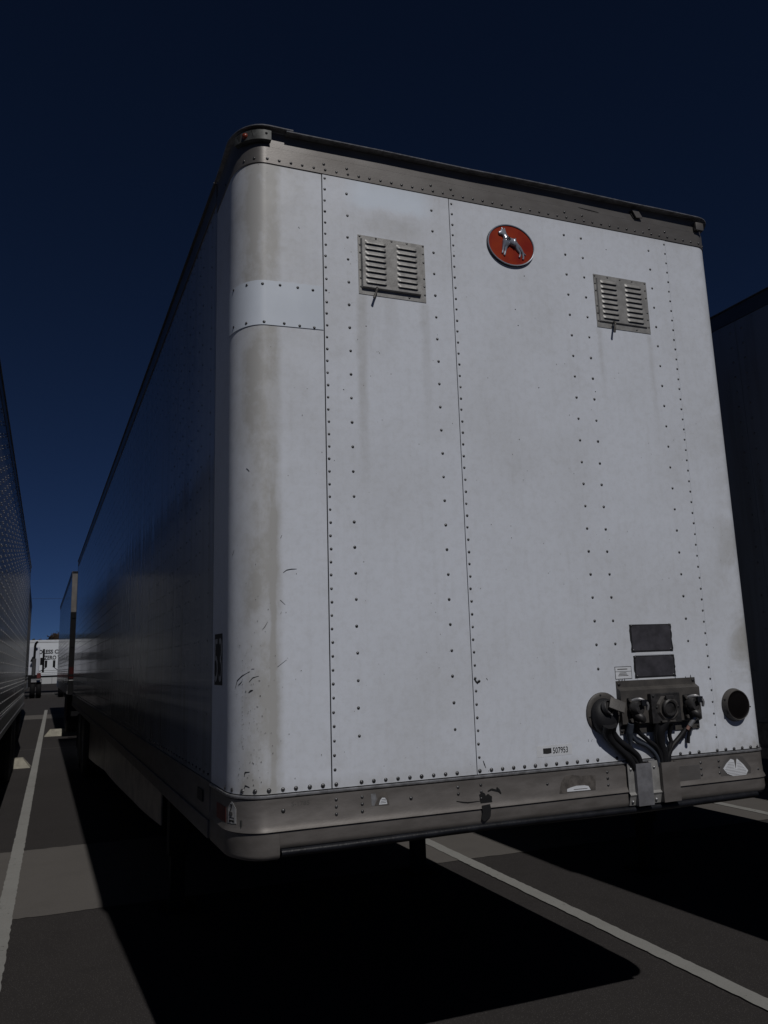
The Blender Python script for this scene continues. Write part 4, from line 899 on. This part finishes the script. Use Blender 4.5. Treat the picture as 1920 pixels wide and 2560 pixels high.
def make_tractor(cx, label):
    T = empty('tractor_unit', (cx, 52, FZ)); tag(T, label, 'truck', 'bobtail tractors parked side by side')
    cab = MB().box(-1.15, 1.02, 3.4, 6.6, 1.25, 3.02, 0.10).build('cab', 'cab_white', T, True, 40)
    MB().box(-0.45, 0.35, 3.37, 3.399, 2.15, 2.6).build('rear_window', 'lamp_glass', cab)
    MB().box(-1.0, 0.95, 6.6, 8.4, 0.7, 2.0, 0.15).build('hood', 'cab_white', T, True, 40)
    MB().box(-0.50, -0.40, -1.3, 7.5, 0.78, 1.05).box(0.40, 0.50, -1.3, 7.5, 0.78, 1.05).box(-0.55, 0.55, -1.32, -1.28, 0.72, 1.08).build('chassis', 'far_black', T)
    MB().lathe((0, 0.6, 1.10), (0, 0, 1), [(0.50, 0), (0.50, 0.06), (0.12, 0.05), (0.10, 0.0)], 20).build('fifth_wheel', 'far_black', T)
    MB().box(-1.15, 1.15, 3.0, 3.38, 0.60, 1.32, 0.03).build('battery_box', 'far_black', T)
    for y in (0.1, 1.4):
        for sg in (-1, 1):
            for dx in (1.05, 0.71):
                t = MB().lathe((sg*dx, y, 0.50), (1, 0, 0), [(0.28, -0.14), (0.46, -0.14), (0.50, -0.09), (0.50, 0.09), (0.46, 0.14), (0.28, 0.14)], 24, False).build('tyre', 'far_black', T, True, 40)
                MB().lathe((sg*dx, y, 0.50), (sg, 0, 0), [(0.28, 0.13), (0.24, 0.03), (0.1, 0.05), (0.0, 0.1)], 16, False).build('rim', 'rim_steel', t, True, 40)
    for sg in (-1, 1):
        v = []; f = []
        for i in range(13):
            a = math.pi*(0.76-0.5*i/12)
            for xx in (0.62, 1.2): v += [(sg*xx, 0.1+0.60*math.cos(a), 0.50+0.60*math.sin(a))]
        for i in range(12): f.append((2*i, 2*i+1, 2*i+3, 2*i+2))
        o = mesh_obj('quarter_fender', v, f, 'bright_metal', T, True)
        MB().box(sg*1.02-0.10, sg*1.02+0.10, -0.62, -0.57, 1.13, 1.42, 0.01).build('tail_lamp', 'dark_red', T)
    MB().tube([(0.72, 3.1, 1.25), (0.72, 3.1, 2.30)], 0.115, 12, 1).build('muffler', 'chrome_dull', T, True)
    MB().tube([(0.72, 3.1, 2.30), (0.73, 3.1, 2.9), (0.74, 3.1, 3.12), (0.80, 3.05, 3.26), (0.86, 3.0, 3.30)], 0.070, 12, 5).build('exhaust_stack', 'far_black', T, True)
    MB().tube([(0.55, 3.14, 2.12), (0.66, 3.1, 2.40)], 0.06, 8, 1).build('exhaust_bracket', 'far_black', T, True)
    MB().tube([(1.25, 3.7, 1.45), (1.25, 3.7, 2.88)], 0.062, 10, 1).build('air_intake_pipe', 'far_black', T, True)
    MB().box(1.06, 1.22, 3.5, 3.9, 1.9, 2.35, 0.02).build('intake_canister', 'far_black', T)
    for sg in (-1, 1):
        MB().box(sg*1.42-0.075, sg*1.42+0.075, 5.9, 6.0, 1.75, 2.20, 0.02).build('mirror', 'far_black', T)
        MB().tube([(sg*1.42, 5.95, 1.75), (sg*1.30, 5.95, 1.66), (sg*1.05, 5.95, 1.50)], 0.022, 6, 2).build('mirror_arm', 'far_black', T, True)
make_tractor(-2.95, 'white bobtail tractor seen from behind past the left trailer, black exhaust stack')
make_tractor(0.38, 'white tractor hidden behind the next trailer, only its black mirror showing')

# tree and dark planting behind the far trailer, wires over it
def crown(name, c, rad, n, leaf, material, parent=None, seed=1):
    rg = random.Random(seed); b = MB()
    clumps = [(Vector((rg.gauss(0, .45), rg.gauss(0, .45), rg.gauss(0, .35))), rg.uniform(.3, .55)) for _ in range(14)]
    for i in range(n):
        cc, cr_ = rg.choice(clumps); p = cc+Vector((rg.gauss(0, 1), rg.gauss(0, 1), rg.gauss(0, 1))).normalized()*cr_*rg.uniform(.4, 1)
        p = Vector((c[0]+p.x*rad[0], c[1]+p.y*rad[1], c[2]+p.z*rad[2])); a = Vector((rg.gauss(0, 1), rg.gauss(0, 1), rg.gauss(0, 1))).normalized(); d = a.orthogonal().normalized(); e = a.cross(d)
        b.add([p+d*leaf, p+e*leaf*.6, p-d*leaf, p-e*leaf*.6], [(0, 1, 2, 3)])
    return b.build(name, material, parent)
tr = empty('tree', (0.3, 118, FZ)); tag(tr, 'rusty brown tree top showing over the far white trailer', 'tree')
MB().tube([(0, 0, 0), (0.1, 0, 2.2), (0.0, 0.1, 4.4)], [.26, .20, .10], 10, 4).build('trunk', 'bark', tr, True)
for dx, dz in ((-1.0, 5.2), (1.1, 5.4), (0.2, 5.8)): MB().tube([(0, 0, 3.4), (dx*.5, .1, 4.4), (dx, .2, dz)], [.10, .07, .03], 8, 3).build('branch', 'bark', tr, True)
crown('crown', (0, 0, 5.2), (2.3, 2.2, 1.7), 2600, 0.13, 'leaf_rust', tr, 3)
hd = MB(); rg = random.Random(5)
for i in range(7000):
    x = rg.uniform(-26, 26); y = 150+rg.uniform(-3, 3); top = 6.9+0.5*math.sin(x*0.7)+0.35*math.sin(x*2.3+1); z = FZ+top*rg.random()**0.6
    a = Vector((rg.gauss(0, 1), rg.gauss(0, 1), rg.gauss(0, 1))).normalized(); d = a.orthogonal().normalized(); e = a.cross(d); q = Vector((x, y, z)); l = 0.34
    hd.add([q+d*l, q+e*l*.7, q-d*l, q-e*l*.7], [(0, 1, 2, 3)])
o = hd.build('far_wood', 'leaf_dark'); tag(o, 'dark far-off line of trees along the horizon behind the lot', 'trees', kind='stuff')
o = MB().tube([(-60, 90, 10.2), (-30, 90, 9.35), (0, 90, 9.0), (30, 90, 9.35), (60, 90, 10.2)], 0.012, 6, 8).build('overhead_wire', 'wire_grey'); tag(o, 'thin overhead wire strung across the sky between the trailers', 'wire')
